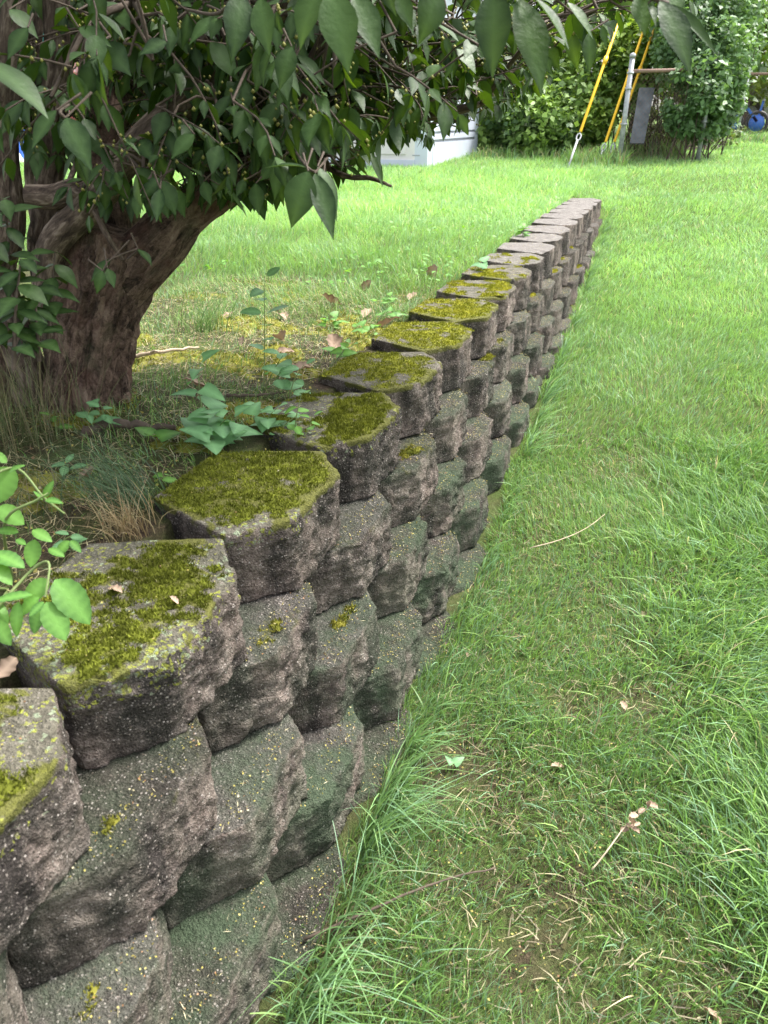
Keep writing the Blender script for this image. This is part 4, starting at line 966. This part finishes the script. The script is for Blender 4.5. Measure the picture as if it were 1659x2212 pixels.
foliage('ivy_clump', 'dense dark-green ivy clump smothering the fence rail', 'ivy', [(Y(1505, 200, 11.7), (.42, .42, .48)), (Y(1545, 140, 12.1), (.48, .42, .55)), (Y(1495, 100, 12.2), (.5, .42, .55)), (Y(1478, 240, 11.6), (.28, .3, .28)), (Y(1560, 215, 12.2), (.30, .35, .45)), (Y(1530, 30, 12.6), (.65, .45, .65)), (Y(1590, 70, 13.0), (.4, .35, .55)), (Y(1520, 255, 11.9), (.3, .3, .3)), (Y(1470, 20, 12.8), (.5, .4, .5))], 19000, .075, DG1, (.15, .26, .11), seed=3, stems=30, gap=.38)
foliage('fence_scrub', 'tangled brown-green scrub under the chain-link rail', 'scrub', [(Y(1400, 260, 12.6), (.35, .3, .35)), (Y(1440, 270, 12.9), (.4, .3, .3)), (Y(1420, 170, 13.3), (.5, .3, .35)), (Y(1540, 285, 14.2), (.5, .3, .2))], 2600, .07, (.06, .09, .03), (.15, .20, .06), seed=4, stems=150)
foliage('sunlit_tree', 'pale yellow-green sunlit tree past the far fence post', 'tree', [(Y(1640, 60, 22), (1.6, 1.2, 1.5)), (Y(1700, 120, 23), (1.6, 1.2, 1.2)), (Y(1610, -40, 22), (1.7, 1.2, 1.5)), (Y(1760, 0, 23), (2, 1.5, 2))], 9000, .16, YG1, YG2, (.14, 2.2), 'trees beyond the fences', 5)
foliage('backdrop_tree', 'tall dark tree closing the yard behind the utility pole', 'tree', [(Y(1420, -40, 20), (2.2, 1.2, 2.0)), (Y(1300, 60, 19), (2, 1.2, 1.8)), (Y(1500, 100, 20), (1.6, 1.2, 1.5)), (Y(1350, -200, 20), (2.4, 1.5, 2)), (Y(1180, 60, 18), (1.8, 1.2, 1.6)), (Y(1480, -250, 20), (2.4, 1.5, 2))], 15000, .19, (.03, .065, .02), (.10, .19, .05), (.2, 3), 'trees beyond the fences', 6)
foliage('backdrop_tree', 'broad green tree standing behind the garden shed', 'tree', [(Y(1000, 80, 18), (2.4, 1.4, 1.7)), (Y(850, -40, 19), (2.6, 1.5, 2)), (Y(1060, -120, 19), (2.4, 1.5, 2)), (Y(700, 180, 19), (2.0, 1.2, 1.3)), (Y(720, -60, 19.5), (2.4, 1.5, 2))], 12000, .2, (.04, .08, .025), (.15, .24, .06), (.22, 3), 'trees beyond the fences', 7)
foliage('backdrop_tree', 'light green tree rising behind the play set', 'tree', [(Y(330, 60, 20), (3, 1.4, 2.2)), (Y(100, 0, 20), (3, 1.5, 2.6)), (Y(520, -20, 20), (2.6, 1.5, 2.4)), (Y(-120, 120, 19), (2.6, 1.5, 2.0)), (Y(300, -260, 21), (3.4, 1.6, 2.4)), (Y(420, 230, 20), (2.5, 1.2, .9))], 14000, .2, (.07, .13, .03), (.24, .34, .07), (.22, 3), 'trees beyond the fences', 8)
foliage('backdrop_tree', 'rounded tree beyond the white car at the far fence', 'tree', [(Y(1850, 100, 24), (3, 1.6, 2.6)), (Y(2100, 60, 24), (3.2, 1.6, 3)), (Y(1700, -200, 25), (3, 1.6, 2.4))], 9000, .22, YG1, (.30, .40, .07), (.22, 3), 'trees beyond the fences', 9)

def car():
    c = Y(1745, 215, 24); c[2] = zg(c[0], c[1]); root = empty('parked_car', c, 'white car parked beyond the far fence', 'car')
    prof = np.array([(-2.1, .25), (-2.15, .7), (-1.9, .95), (-1.0, 1.02), (-.45, 1.5), (1.0, 1.55), (1.75, 1.05), (2.1, .95), (2.15, .35), (2.0, .25)])
    V = np.array([[x, y, z] for y in (-.85, .85) for x, z in prof]); n = len(prof); m = MB()
    m.add(V, [[i, (i + 1) % n, n + (i + 1) % n, n + i] for i in range(n)], [[0, i + 1, i] for i in range(1, n - 1)] + [[n, n + i, n + i + 1] for i in range(1, n - 1)]); m.build('body', MAT['white_paint'], root)
    for x0_, x1_ in ((-.75, .15), (.22, 1.25)): 
        w = MB(); w.add([(x0_ - (.0 if x0_ > 0 else -.05), -.858, 1.05), (x1_, -.858, 1.05), (x1_ - .05, -.858, 1.42), (x0_ + .3 * (x0_ < 0), -.858, 1.42)], [[0, 1, 2, 3]]); w.build('window', MAT['glass'], root)
    for x in (-1.35, 1.35):
        for yy in (-.8, .8):
            w = MB(); w.tube([(x, yy - .1, .33), (x, yy + .1, .33)], .33, 20); t = w.build('wheel', MAT['dark'], root, True)
            w = MB(); w.tube([(x, yy - .115, .33), (x, yy + .115, .33)], .19, 16); w.build('rim', MAT['galv'], t, True)
car()
def kids_bike():
    c = Y(1608, 250, 18.6); c[2] = zg(c[0], c[1]); root = empty('blue_ride_toy', c, 'small blue wheeled toy behind the far fence post', 'toy')
    for x in (-.22, .25):
        m = MB(); an = np.linspace(0, 2 * math.pi, 21); m.tube([(x + math.cos(t) * .2, 0, .22 + math.sin(t) * .2) for t in an], .035, 8, False); w = m.build('wheel', MAT['dark'], root, True)
        m = MB(); m.tube([(x, -.03, .22), (x, .03, .22)], .15, 14); m.build('hub', MAT['blue'], w, True)
    m = MB(); m.bar((-.22, 0, .25), (.02, 0, .5), .06, .05); m.bar((.02, 0, .5), (.25, 0, .25), .06, .05); m.bar((.25, 0, .25), (.3, 0, .62), .04, .04); m.build('frame', MAT['blue'], root)
    m = MB(); m.box((-.05, 0, .53), (.22, .12, .05)); m.build('saddle', MAT['dark'], root)
    m = MB(); m.bar((.3, -.2, .63), (.3, .2, .63), .03, .03); m.build('handlebar', MAT['galv'], root)
kids_bike()
# rough uncut grass along the fence and hedge foot
def rough_grass():
    ps = []
    for u0, u1, v, yy, n, h in ((1030, 1240, 322, 12.0, 900, .22), (1230, 1360, 325, 11.4, 900, .28), (1345, 1480, 305, 12.6, 900, .34), (1440, 1660, 290, 16.0, 900, .28), (960, 1040, 345, 11.9, 200, .16)):
        a = Y(u0, v, yy)[0]; b = Y(u1, v, yy)[0]
        x = R.uniform(a, b, n); y = yy + R.normal(0, .3, n); z = zground(x, y) - .01
        c = grasscol(x, y, n, np.ones(n)) * .9 + np.array([.02, .03, .01]); c = np.where(R.random((n, 1)) < .12, STRAW * .8, c)
        ps.append(blades(np.c_[x, y, z], R.uniform(.3, 1, n) * h, R.uniform(.008, .014, n), R.uniform(0, 6.28, n), R.uniform(.1, .9, n), c, 1, .8))
    V, Q, T, Cc = collect(ps); o = link('rough_grass', meshnp('rough_grass', V, Q, T, col=Cc), MAT['grass']); tag(o, 'tall rough grass along the fence and hedge foot', 'grass', kind='stuff')
rough_grass()

# ------------------------------------------------------------------ moss and litter on the bank
def bank_moss():
    st = .0085; xs = np.arange(-2.1, -.86, st); ys = np.arange(.6, 3.6, st)
    A, Bq = np.meshgrid(xs, ys, indexing='ij'); A = A + R.uniform(-.3, .3, A.shape) * st; Bq = Bq + R.uniform(-.3, .3, A.shape) * st
    p2 = np.c_[A.ravel(), Bq.ravel()]
    m = sstep(.47, .60, fbm(p2 * 5.5, 4, 201)) * sstep(.34, .5, fbm(p2 * 40, 3, 202))
    m = m * sstep(3.6, 2.6, p2[:, 1]) * (1 - .8 * np.exp(-(((p2[:, 0] + 1.32) / .16) ** 2 + ((p2[:, 1] - 1.53) / .15) ** 2)))
    m = m.reshape(A.shape); Z = zground(A, Bq) - .004 + m * .016 * (.4 + fbm(p2 * 90, 2, 203).reshape(A.shape))
    i = np.arange(A.size).reshape(A.shape); k = m > .12; kq = k[:-1, :-1] | k[1:, 1:]
    Qd = np.stack([i[:-1, :-1], i[1:, :-1], i[1:, 1:], i[:-1, 1:]], -1)[kq]; used, inv = np.unique(Qd.ravel(), return_inverse=True)
    V = np.stack([A, Bq, Z], -1).reshape(-1, 3)[used]; Qd = inv.reshape(-1, 4)
    t = np.clip((fbm(V[:, :2] * 50, 3, 204) - .3) * 1.8, 0, 1)[:, None]; cv = np.array([.09, .095, .018]) + (np.array([.32, .31, .06]) - np.array([.09, .095, .018])) * t
    pk = R.choice(len(V), 26000); b0 = V[pk] + R.normal(0, .003, (len(pk), 3)) * [1, 1, .2]; az = R.uniform(0, 6.28, len(pk)); w = R.uniform(.0012, .003, len(pk))
    sx = np.c_[np.cos(az), np.sin(az), az * 0] * w[:, None]; tip = b0 + np.c_[R.normal(0, .004, (len(pk), 2)), R.uniform(.004, .011, len(pk))]
    FV = np.stack([b0 - sx, b0 + sx, tip], 1).reshape(-1, 3); fc = np.repeat(cv[pk] * R.uniform(.7, 1.6, (len(pk), 1)), 3, 0)
    o = link('bank_moss', meshnp('bank_moss', np.vstack([V, FV]), Qd, np.arange(len(FV)).reshape(-1, 3) + len(V), col=np.vstack([cv, fc])), MAT['moss'])
    tag(o, 'yellow-green moss carpet over the bare soil around the shrub', 'moss', kind='stuff')
bank_moss()
def litter():
    """blossom crumbs, leaf scraps and seed husks"""
    P, S, K = [], [], []
    n = 5200; x = R.uniform(-2.0, -.86, n); y = R.uniform(.55, 3.4, n); P.append(np.c_[x, y, zground(x, y) + .004]); S.append(R.uniform(.0015, .005, n)); K.append(R.random(n))
    for (course, nn), (ob, yc, xf, zt) in blocks.items():
        if yc > 5.5: continue
        k = 110 if course == 0 else 170
        if course == 0: yy = yc + R.uniform(-.17, .17, k); xx = xf - R.uniform(.03, .27, k)
        else: yy = yc + R.uniform(-.17, .17, k); xx = xf - R.uniform(.006, .055, k) - .075 * np.clip((np.abs(yy - yc) - .1) / .1, 0, 1)
        P.append(np.c_[xx, yy, np.full(k, zt + .003)]); S.append(R.uniform(.0008, .0024, k)); K.append(R.random(k))
    n = 3200; x = R.uniform(-.40, .35, n); y = R.uniform(.5, 3, n); P.append(np.c_[x, y, zground(x, y) + R.uniform(.004, .02, n)]); S.append(R.uniform(.0012, .003, n)); K.append(R.random(n))
    P, S, K = np.concatenate(P), np.concatenate(S), np.concatenate(K); N = len(P)
    a = R.normal(0, 1, (N, 3)) * [1, 1, .35]; a /= np.linalg.norm(a, axis=1)[:, None]; b = np.cross(a, R.normal(0, 1, (N, 3)) * [.4, .4, 1]); b /= np.linalg.norm(b, axis=1)[:, None]
    l = S[:, None] * np.where(K[:, None] > .9, 3.2, 1); w = S[:, None] * np.where(K[:, None] > .9, .35, .8)
    V = np.stack([P - a * l, P + b * w, P + a * l, P - b * w], 1).reshape(-1, 3)
    c = np.where(K[:, None] < .62, np.array([.42, .36, .10]), np.where(K[:, None] < .82, np.array([.30, .17, .09]), np.array([.52, .46, .30]))) * R.uniform(.6, 1.25, (N, 1))
    o = link('fallen_blossom', meshnp('fallen_blossom', V, np.arange(4 * N).reshape(-1, 4), smooth=False, col=np.repeat(c, 4, 0)), MAT['grass']); tag(o, 'crumbs of yellow blossom and leaf scraps over bank, ledges and lawn', 'litter', kind='stuff')
litter()
# straw-thin dead thatch lying in the worn turf and on the bank
def thatch():
    ps = []
    for x0, x1, y0, y1, n in ((-.38, .5, .4, 3.2, 3200), (-2.0, -.87, .5, 3.4, 9000)):
        x = R.uniform(x0, x1, n); y = R.uniform(y0, y1, n); L = R.uniform(.02, .07, n); az = R.uniform(0, 6.28, n)
        p = np.c_[x, y, zground(x, y) + R.uniform(.002, .016, n)]; d = np.c_[np.cos(az), np.sin(az), R.normal(0, .12, n)] * L[:, None] / 2
        s = np.c_[-np.sin(az), np.cos(az), az * 0] * R.uniform(.0005, .0011, (n, 1))
        mid = p + np.c_[R.normal(0, .004, (n, 2)), R.uniform(.001, .006, n)]
        V = np.stack([p - d - s, p - d + s, mid + s, mid - s, p + d], 1).reshape(-1, 3); b0 = np.arange(n)[:, None] * 5
        c = np.where(R.random((n, 1)) < .5, STRAW, np.array([.24, .19, .11])) * R.uniform(.4, .95, (n, 1)) * (1.35 if x1 < 0 else 1); ps.append((V, b0 + np.array([[0, 1, 2, 3]]), b0 + np.array([[3, 2, 4]]), np.repeat(c, 5, 0)))  # bank straw painted lighter to offset the shade of the crown
    V, Q, T, Cc = collect(ps); o = link('dead_thatch', meshnp('dead_thatch', V, Q, T, col=Cc), MAT['grass']); tag(o, 'dead straw-coloured thatch in the worn turf and on the bank', 'thatch', kind='stuff')
thatch()
# ------------------------------------------------------------------ tufts of grass on the bank
def tuft(name, base, n, h, az, spread, lean, cols, w, label, r=.03, seg=5):
    b = np.array([base[0], base[1], zg(*base) - .006]); root_p = np.c_[R.normal(0, r, (n, 2)), np.zeros(n)]
    c = np.array(cols)[R.integers(0, len(cols), n)] * R.uniform(.7, 1.25, (n, 1))
    V, Q, T, Cc = blades(root_p, R.uniform(h[0], h[1], n), R.uniform(w[0], w[1], n), R.normal(az, spread, n), R.uniform(lean[0], lean[1], n), c, seg, .9)
    return tag(link(name, meshnp(name, V, Q, T, col=Cc), MAT['grass'], None, b), label, 'grass tuft')
tuft('grass_tuft', (-.90, 1.10), 190, (.10, .24), 3.6, .8, (.6, 1.4), [(.05, .095, .045), (.085, .15, .075), (.12, .19, .10)], (.0012, .0022), 'fine dark-green arching tuft behind the moss-covered capstone', .03)
tuft('straw_tuft', (-.845, 1.015), 150, (.06, .14), 4.2, 1.3, (.2, 1.0), [(.40, .30, .17), (.30, .21, .12), (.46, .38, .24)], (.0010, .0020), 'bundle of dry straw at the joint beside the mossiest capstone', .022)
tuft('tall_grass', (-1.30, 1.27), 200, (.14, .34), 2.4, 2.0, (.1, .55), [(.11, .14, .06), (.16, .17, .08), (.24, .21, .12)], (.0010, .0019), 'tall wispy grass standing against the foot of the trunk', .06)
tuft('tall_grass', (-1.42, 1.20), 130, (.12, .30), 2.4, 2.0, (.1, .55), [(.10, .15, .06), (.16, .18, .08)], (.0010, .0019), 'tall wispy grass in front of the broken side stump', .05)
tuft('grass_tuft', (-1.48, 2.36), 150, (.08, .20), 0, 2.5, (.2, .9), [(.14, .24, .07), (.20, .30, .10), (.10, .19, .07)], (.0016, .0028), 'upright pale-green tuft on the open bank behind the trunk', .05)
tuft('grass_tuft', (-1.18, 2.75), 90, (.05, .12), 0, 2.5, (.2, .9), [(.14, .24, .07), (.22, .30, .10)], (.0018, .003), 'small green tuft on the moss near the large dead leaf', .04)
tuft('grass_tuft', (-1.02, 3.3), 120, (.06, .14), 0, 2.5, (.2, .9), [(.18, .30, .07), (.24, .36, .10)], (.002, .0034), 'loose bright tuft on the bank beside the moss-striped capstone', .05)
tuft('grass_tuft', (-1.05, 1.02), 110, (.06, .16), 3.0, 1.5, (.4, 1.2), [(.06, .11, .05), (.22, .18, .10)], (.001, .002), 'sparse half-dead tuft between the young sprig and the trunk', .05)

# ------------------------------------------------------------------ broad-leaved weeds, leaf by leaf
HM = {k: [leaf_mesh('leaf', t, MAT[m]) for t in T] for k, m, T in (('heart', 'weed_leaf', HEART_HI), ('oval', 'weed_leaf', SERR_HI), ('young', 'young_leaf', SERR_HI), ('dark', 'tree_leaf', LEAF_HI), ('lime', 'young_leaf', HEART_HI))}
def weed(name, base, stems, kind, ll, label, cat='weed', z=None, stemr=.0016):
    """stems = list of (top offset xyz, leaf count, first leaf fraction); leaves spiral up each stem"""
    b = np.array([base[0], base[1], (zg(*base) - .004) if z is None else z]); root = empty(name, b, label, cat); L = []
    for off, nl, f0 in stems:
        off = np.array(off, float); P = resample([(0, 0, 0), off * .5 + [random.gauss(0, .01), random.gauss(0, .01), .01], off], 10)
        m = MB(); m.tube(P, np.linspace(stemr, stemr * .5, 10), 6, False); m.build('stem', MAT['stem'], root, True)
        for k in range(nl):
            t = f0 + (1 - f0) * k / max(1, nl - 1); i = min(9, int(round(t * 9))); an = k * 2.4 + random.random()
            ax = nrm([math.cos(an), math.sin(an), random.uniform(-.35, .45) if k < nl - 1 else .6])
            s = ll * random.uniform(.65, 1.15) * (1.05 - .35 * t)
            L.append((P[i] + ax * ll * .12, ax, UPV + .45 * nrm(_o - b - P[i]) + np.array([random.gauss(0, .2), random.gauss(0, .2), 0]), s, random.uniform(.9, 1.1)))
    leaf_objects(L, HM[kind], root, np.zeros(3)); return root
weed('heart_leaf_weed', (-.885, 1.40), [((-.03, .02, .20), 9, .15), ((.05, .0, .09), 6, .3), ((.03, -.05, .05), 5, .3), ((-.02, -.04, .07), 4, .4), ((.07, .04, .07), 4, .4)], 'heart', .082, 'tall blue-green heart-leaved weed at the back of the mossiest capstone')
weed('heart_leaf_weed', (-.80, 1.50), [((.02, .02, .08), 6, .2), ((-.04, .03, .07), 5, .3), ((.05, .06, .05), 5, .3)], 'heart', .055, 'low heart-leaved weed spreading beside the taller one at the wall back')
weed('tall_weed', (-.965, 1.80), [((.01, .03, .30), 9, .25), ((.07, -.01, .11), 5, .3)], 'oval', .075, 'slender tall-stemmed weed with drooping leaves on the bank')
weed('leafy_weed', (-.86, 1.74), [((.03, .04, .10), 6, .2), ((-.03, .02, .08), 5, .3)], 'oval', .06, 'bushy little weed at the soil edge behind the half-mossed capstone')
weed('wall_sapling', (-.715, 1.47), [((.02, .0, .14), 6, .1), ((.03, .03, .08), 6, .2)], 'young', .042, 'thin red-stemmed sapling sprouting from the joint between two capstones', z=-.03)
weed('seedling', (-1.16, 1.35), [((.02, 0, .07), 5, .4), ((-.03, .01, .06), 4, .4)], 'oval', .055, 'bluish wet-leaved seedling right in front of the trunk')
weed('seedling', (-1.24, 1.30), [((.0, .0, .06), 5, .3)], 'young', .04, 'small pale seedling among the tall grass by the trunk')
weed('seedling', (-1.10, 1.16), [((.0, .0, .03), 4, .3)], 'oval', .04, 'flat two-leaved seedling in the dry grass between trunk and wall')
weed('round_leaf_weed', (-1.0, 1.34), [((.0, -.01, .035), 3, .7)], 'lime', .07, 'single round bright-green leaf rosette beside the loose bark strip')
weed('seedling', (-.885, 1.20), [((.01, 0, .03), 3, .5)], 'young', .04, 'tiny seedling beside the rear corner of the mossiest capstone')
weed('seedling', (-.90, .93), [((.0, .0, .035), 5, .3)], 'oval', .042, 'dark low seedling at the rear of the lichen-covered capstone')
for k, (x, y, h, kd, lb) in enumerate([(-.90, 2.12, .07, 'lime', 'lime-green violet clump by the pair of moss-topped capstones'), (-.92, 2.45, .06, 'lime', 'lime-green violet clump beside the shaded dead leaves'), (-.88, 2.75, .05, 'lime', 'small lime-green violet behind the last thickly mossed capstone'), (-1.05, 2.55, .05, 'lime', 'violet clump among dead leaves on the open moss'), (-1.0, 3.0, .05, 'lime', 'violet clump between moss and thin turf')]):
    weed('violet_clump', (x, y), [((random.gauss(0, .03), random.gauss(0, .03), h), 4, .4), ((random.gauss(0, .05), random.gauss(0, .05), h * .8), 3, .5), ((random.gauss(0, .05), random.gauss(0, .05), h * .7), 3, .5)], kd, .045, lb)
weed('wall_weed', (-.80, 3.72), [((.02, 0, .05), 4, .3)], 'heart', .07, 'blue-green leaf sprouting over the bare brown capstone', z=-.01)
weed('wall_weed', (-.80, 5.0), [((.03, 0, .09), 6, .3), ((-.03, .02, .06), 4, .3)], 'lime', .07, 'lime-green weed growing over the pale far capstones', z=-.02)
# seedlings too many to count in the bank turf
def clover():
    n = 520; x = -.88 - np.abs(R.normal(0, .75, n)); y = R.uniform(2.3, 8, n); k = fbm(np.c_[x * 1.3, y * 1.3], 3, 301) > .5 - .16 * np.exp(-((x + .9) / .4) ** 2); x, y = x[k], y[k]
    L = [((a, b, zz + random.uniform(.02, .06)), nrm([random.gauss(0, 1), random.gauss(0, 1), -.1]), UPV + np.array([random.gauss(0, .3), random.gauss(0, .3) - .2, 0]), random.uniform(.016, .034), 1.0) for a, b, zz in zip(x, y, zground(x, y)) for _ in range(2)]
    L = [(np.array(p), a, u, l, w) for p, a, u, l, w in L]
    o = leaf_cloud('turf_seedlings', L, [leaf_template((0, .2, .5, .8, 1), .8, .1, .2, 0, 'heart')], MAT['young_leaf'], None, np.zeros(3)); tag(o, 'lime-green violet and clover seedlings through the bank turf', 'seedlings', kind='stuff')
clover()
# leafy sprig that leans over the nearest capstones
def sprig():
    b = np.array([-.93, .80, -.04]); root = empty('young_sprig', b, 'bright-green serrated young sprig leaning over the lichen-covered capstone', 'plant'); L = []
    stems = [[(-.93, .80, -.04), ond(-40, 1080, 1.12), ond(30, 1010, 1.14), ond(95, 1075, 1.13), ond(140, 1110, 1.12)], [(-.93, .80, -.04), ond(-20, 1330, 1.02), ond(60, 1240, 1.03), ond(105, 1215, 1.02), ond(98, 1290, 1.0)],
             [(-.94, .82, -.04), ond(10, 1130, 1.10), ond(80, 1080, 1.08), ond(105, 1065, 1.08)], [(-.93, .80, -.04), ond(-60, 1260, 1.05), ond(-20, 1200, 1.05)]]
    for s in stems:
        m = MB(); P = resample([np.asarray(q, float) - b for q in s], 20); m.tube(P, np.linspace(.0028, .0014, 20), 7, False); m.build('stem', MAT['stem'], root, True)
    for u0, v0, u1, v1, dp, wf in [(106, 1252, 45, 1300, 1.02, 1.25), (118, 1252, 193, 1338, 1.0, 1.25), (100, 1300, 142, 1382, .99, 1.1), (92, 1300, 66, 1368, 1.0, 1.1), (85, 1290, 35, 1325, 1.01, 1.2), (95, 1300, 62, 1330, .99, .9), (70, 1285, -20, 1290, 1.0, .7), (40, 1300, 30, 1375, 1.0, .8),
                                   (30, 1010, -30, 1090, 1.14, 1.3), (15, 1000, -20, 970, 1.12, 1.0), (20, 1020, 45, 1000, 1.12, .8), (-5, 1095, 50, 1130, 1.1, 1.1), (95, 1075, 112, 1040, 1.12, .8), (98, 1080, 130, 1080, 1.11, .9), (92, 1080, 74, 1060, 1.12, .9), (70, 1145, 110, 1165, 1.1, 1.0), (40, 1150, -10, 1140, 1.1, 1.1), (35, 1165, 55, 1175, 1.09, .9), (-20, 1195, 52, 1215, 1.06, 1.25), (-30, 1210, 25, 1250, 1.05, 1.2), (75, 1165, 65, 1225, 1.1, 1.1), (-25, 1330, 22, 1390, 1.02, 1.0), (-20, 1300, 20, 1335, 1.01, 1.0), (105, 1185, 138, 1200, 1.1, .9), (150, 1168, 118, 1200, 1.12, 1.2), (152, 1168, 172, 1188, 1.12, 1.1)]:
        a0 = ond(u0, v0, dp); a1 = ond(u1, v1, dp - .01); ax = a1 - a0; ln = np.linalg.norm(ax)
        L.append((a0 - b, ax / ln, UPV * .7 + .5 * nrm(_o - a0) + np.array([random.gauss(0, .2), random.gauss(0, .2), 0]), ln, wf * .85))
    leaf_objects(L, HM['young'], root, np.zeros(3))
sprig()
# ------------------------------------------------------------------ fallen leaves, twigs and bark
def crumple(seed):
    r = random.Random(seed); V, Q, T, ve = leaf_template((0, .12, .26, .4, .54, .68, .82, .92, 1), r.uniform(.5, .75), r.uniform(.2, .8), r.uniform(-.5, .3), .12, 'oval')
    V = V.copy(); V[:, 2] += .10 * (fbm(V * 5 + seed, 2, seed) - .5) * 2; me = meshnp('blade', V, Q, T, attrs={'vein': ve, 'tone': np.full(len(V), r.random())}); me.materials.append(MAT['dry']); return me
DRY = [crumple(k) for k in range(5)]
def dead_leaf(x, y, ln, label, group=None, z=None, k=0, tilt=.4):
    ax = nrm([random.gauss(0, 1), random.gauss(0, 1), random.uniform(-.1, tilt)]); o = bpy.data.objects.new('fallen_leaf', DRY[k % 5]); C.objects.link(o)
    Bm = basis(ax, UPV + np.array([random.gauss(0, .4), random.gauss(0, .4), 0])) * ln; m = np.eye(4); m[:3, :3] = Bm; m[:3, 3] = (x, y, (zg(x, y) + .008) if z is None else z); o.matrix_world = Matrix(m.tolist())
    tag(o, label, 'leaf', group)
dead_leaf(-1.16, 2.33, .09, 'large pinkish dead leaf standing on edge on the open moss', k=1, tilt=1.2); dead_leaf(-1.17, 2.90, .085, 'broad brown dead leaf in the violets behind the pair of mossy capstones', k=2)
dead_leaf(-.93, 2.62, .10, 'curled dark-brown dead leaf at the back of the wall', k=3); dead_leaf(-.98, 3.62, .08, 'dry upright dead leaf in the thin turf', k=0, tilt=1.3); dead_leaf(-1.52, 2.55, .09, 'whitish dead leaf just past the trunk', k=4)
for k, (x, y) in enumerate([(-1.0, 2.05), (-1.1, 2.15), (-.93, 2.25), (-1.02, 2.75), (-1.25, 2.2), (-.97, 1.95), (-1.3, 2.65), (-.95, 3.1), (-1.08, 1.7), (-1.2, 3.2)]): dead_leaf(x, y, random.uniform(.05, .08), 'small brown curled leaf on the mossy bank behind the wall', 'small dead leaves on the bank', k=k)
dead_leaf(-1.05, 1.13, .045, 'orange-brown dead leaf in the dry grass before the trunk', k=2); dead_leaf(-.745, .585, .04, 'reddish curled leaf in the joint of the two nearest capstones', z=-.008, k=3); dead_leaf(-.70, .80, .03, 'cream leaf scrap on the lichen-covered capstone', z=.004, k=1)
dead_leaf(-.60, .80, .016, 'tiny purple-brown seed husk on the lichen-covered capstone', z=.004, k=2)
for k, (x, y) in enumerate([(.10, 1.52), (.36, 1.62), (.42, 1.45), (-.02, 1.28), (.12, 1.93), (-.31, 1.62), (.28, .82)]): dead_leaf(x, y, random.uniform(.022, .04), 'small pale dead leaf lying in the worn lawn', 'small dead leaves on the lawn', k=k)
def stick(name, pts, r, mat, label, cat='twig', forks=()):
    P = np.array(pts, float); b = P[0].copy(); root = empty(name, b, label, cat); m = MB(); Q = resample(P - b, 16); m.tube(Q + R.normal(0, r * .25, Q.shape), np.linspace(r, r * .5, 16), 7); m.build('stem', MAT[mat], root, True)
    for i, off in forks: m = MB(); m.tube([Q[i], Q[i] + np.array(off) * .5 + [0, 0, .004], Q[i] + np.array(off)], [r * .6, r * .5, r * .3], 6); m.build('fork', MAT[mat], root, True)
    return root
gz = lambda x, y, h: (x, y, zg(x, y) + h)
MAT['tan_twig'] = simple('bleached_twig', (.42, .33, .24), .8, .2, 60)
stick('fallen_twig', [gz(-.24, 2.18, .03), gz(-.14, 2.26, .035), gz(-.07, 2.36, .035), gz(-.03, 2.46, .03)], .0018, 'tan_twig', 'bleached bent twig on the thin turf near the wall foot')
stick('fallen_twig', [gz(-.40, .74, .02), gz(-.30, .82, .035), gz(-.20, .91, .03), gz(-.11, .97, .03)], .0032, 'twig', 'dark straight twig in the long grass at the wall foot')
stick('fallen_twig', [gz(-1.45, 1.84, .02), gz(-1.36, 1.90, .035), gz(-1.30, 2.02, .03)], .007, 'tan_twig', 'pale forked stick beside the trunk on the bank', forks=((6, (.04, -.02, .01)),))
stick('fallen_twig', [gz(-1.0, 1.66, .015), gz(-.93, 1.70, .02), gz(-.88, 1.76, .02)], .005, 'twig', 'short grey stick among the weeds behind the wall')
stick('bark_strip', [gz(-1.20, 1.33, .012), gz(-1.10, 1.38, .022), gz(-1.0, 1.42, .015)], .014, 'twig', 'loose purple-brown strip of bark before the trunk', 'bark')
def stalk():
    r = stick('dead_weed_stalk', [gz(.06, 1.02, .03), gz(.085, 1.06, .05), gz(.11, 1.11, .06), gz(.15, 1.17, .06)], .0016, 'tan_twig', 'dead tan weed stalk with shrivelled flower heads on the lawn', 'weed'); b = np.array(r.location)
    for k in range(9):
        t = .55 + .45 * k / 8; p = np.array([.06, 1.02, zg(.06, 1.02) + .03]) * (1 - t) + np.array(gz(.15, 1.17, .065)) * t - b + np.array([random.gauss(0, .006), random.gauss(0, .006), .003])
        ax = nrm([random.gauss(0, 1), random.gauss(0, 1), random.gauss(.2, .5)]); o = bpy.data.objects.new('husk', DRY[k % 5]); C.objects.link(o); o.parent = r; m = np.eye(4); m[:3, :3] = basis(ax, UPV) * random.uniform(.014, .028); m[:3, 3] = p; o.matrix_local = Matrix(m.tolist())
stalk()
weed('lawn_plantain', (-.25, 1.20), [((.0, .0, .02), 2, .6)], 'heart', .038, 'round-leaved seedling on the bare soil patch of the lawn')
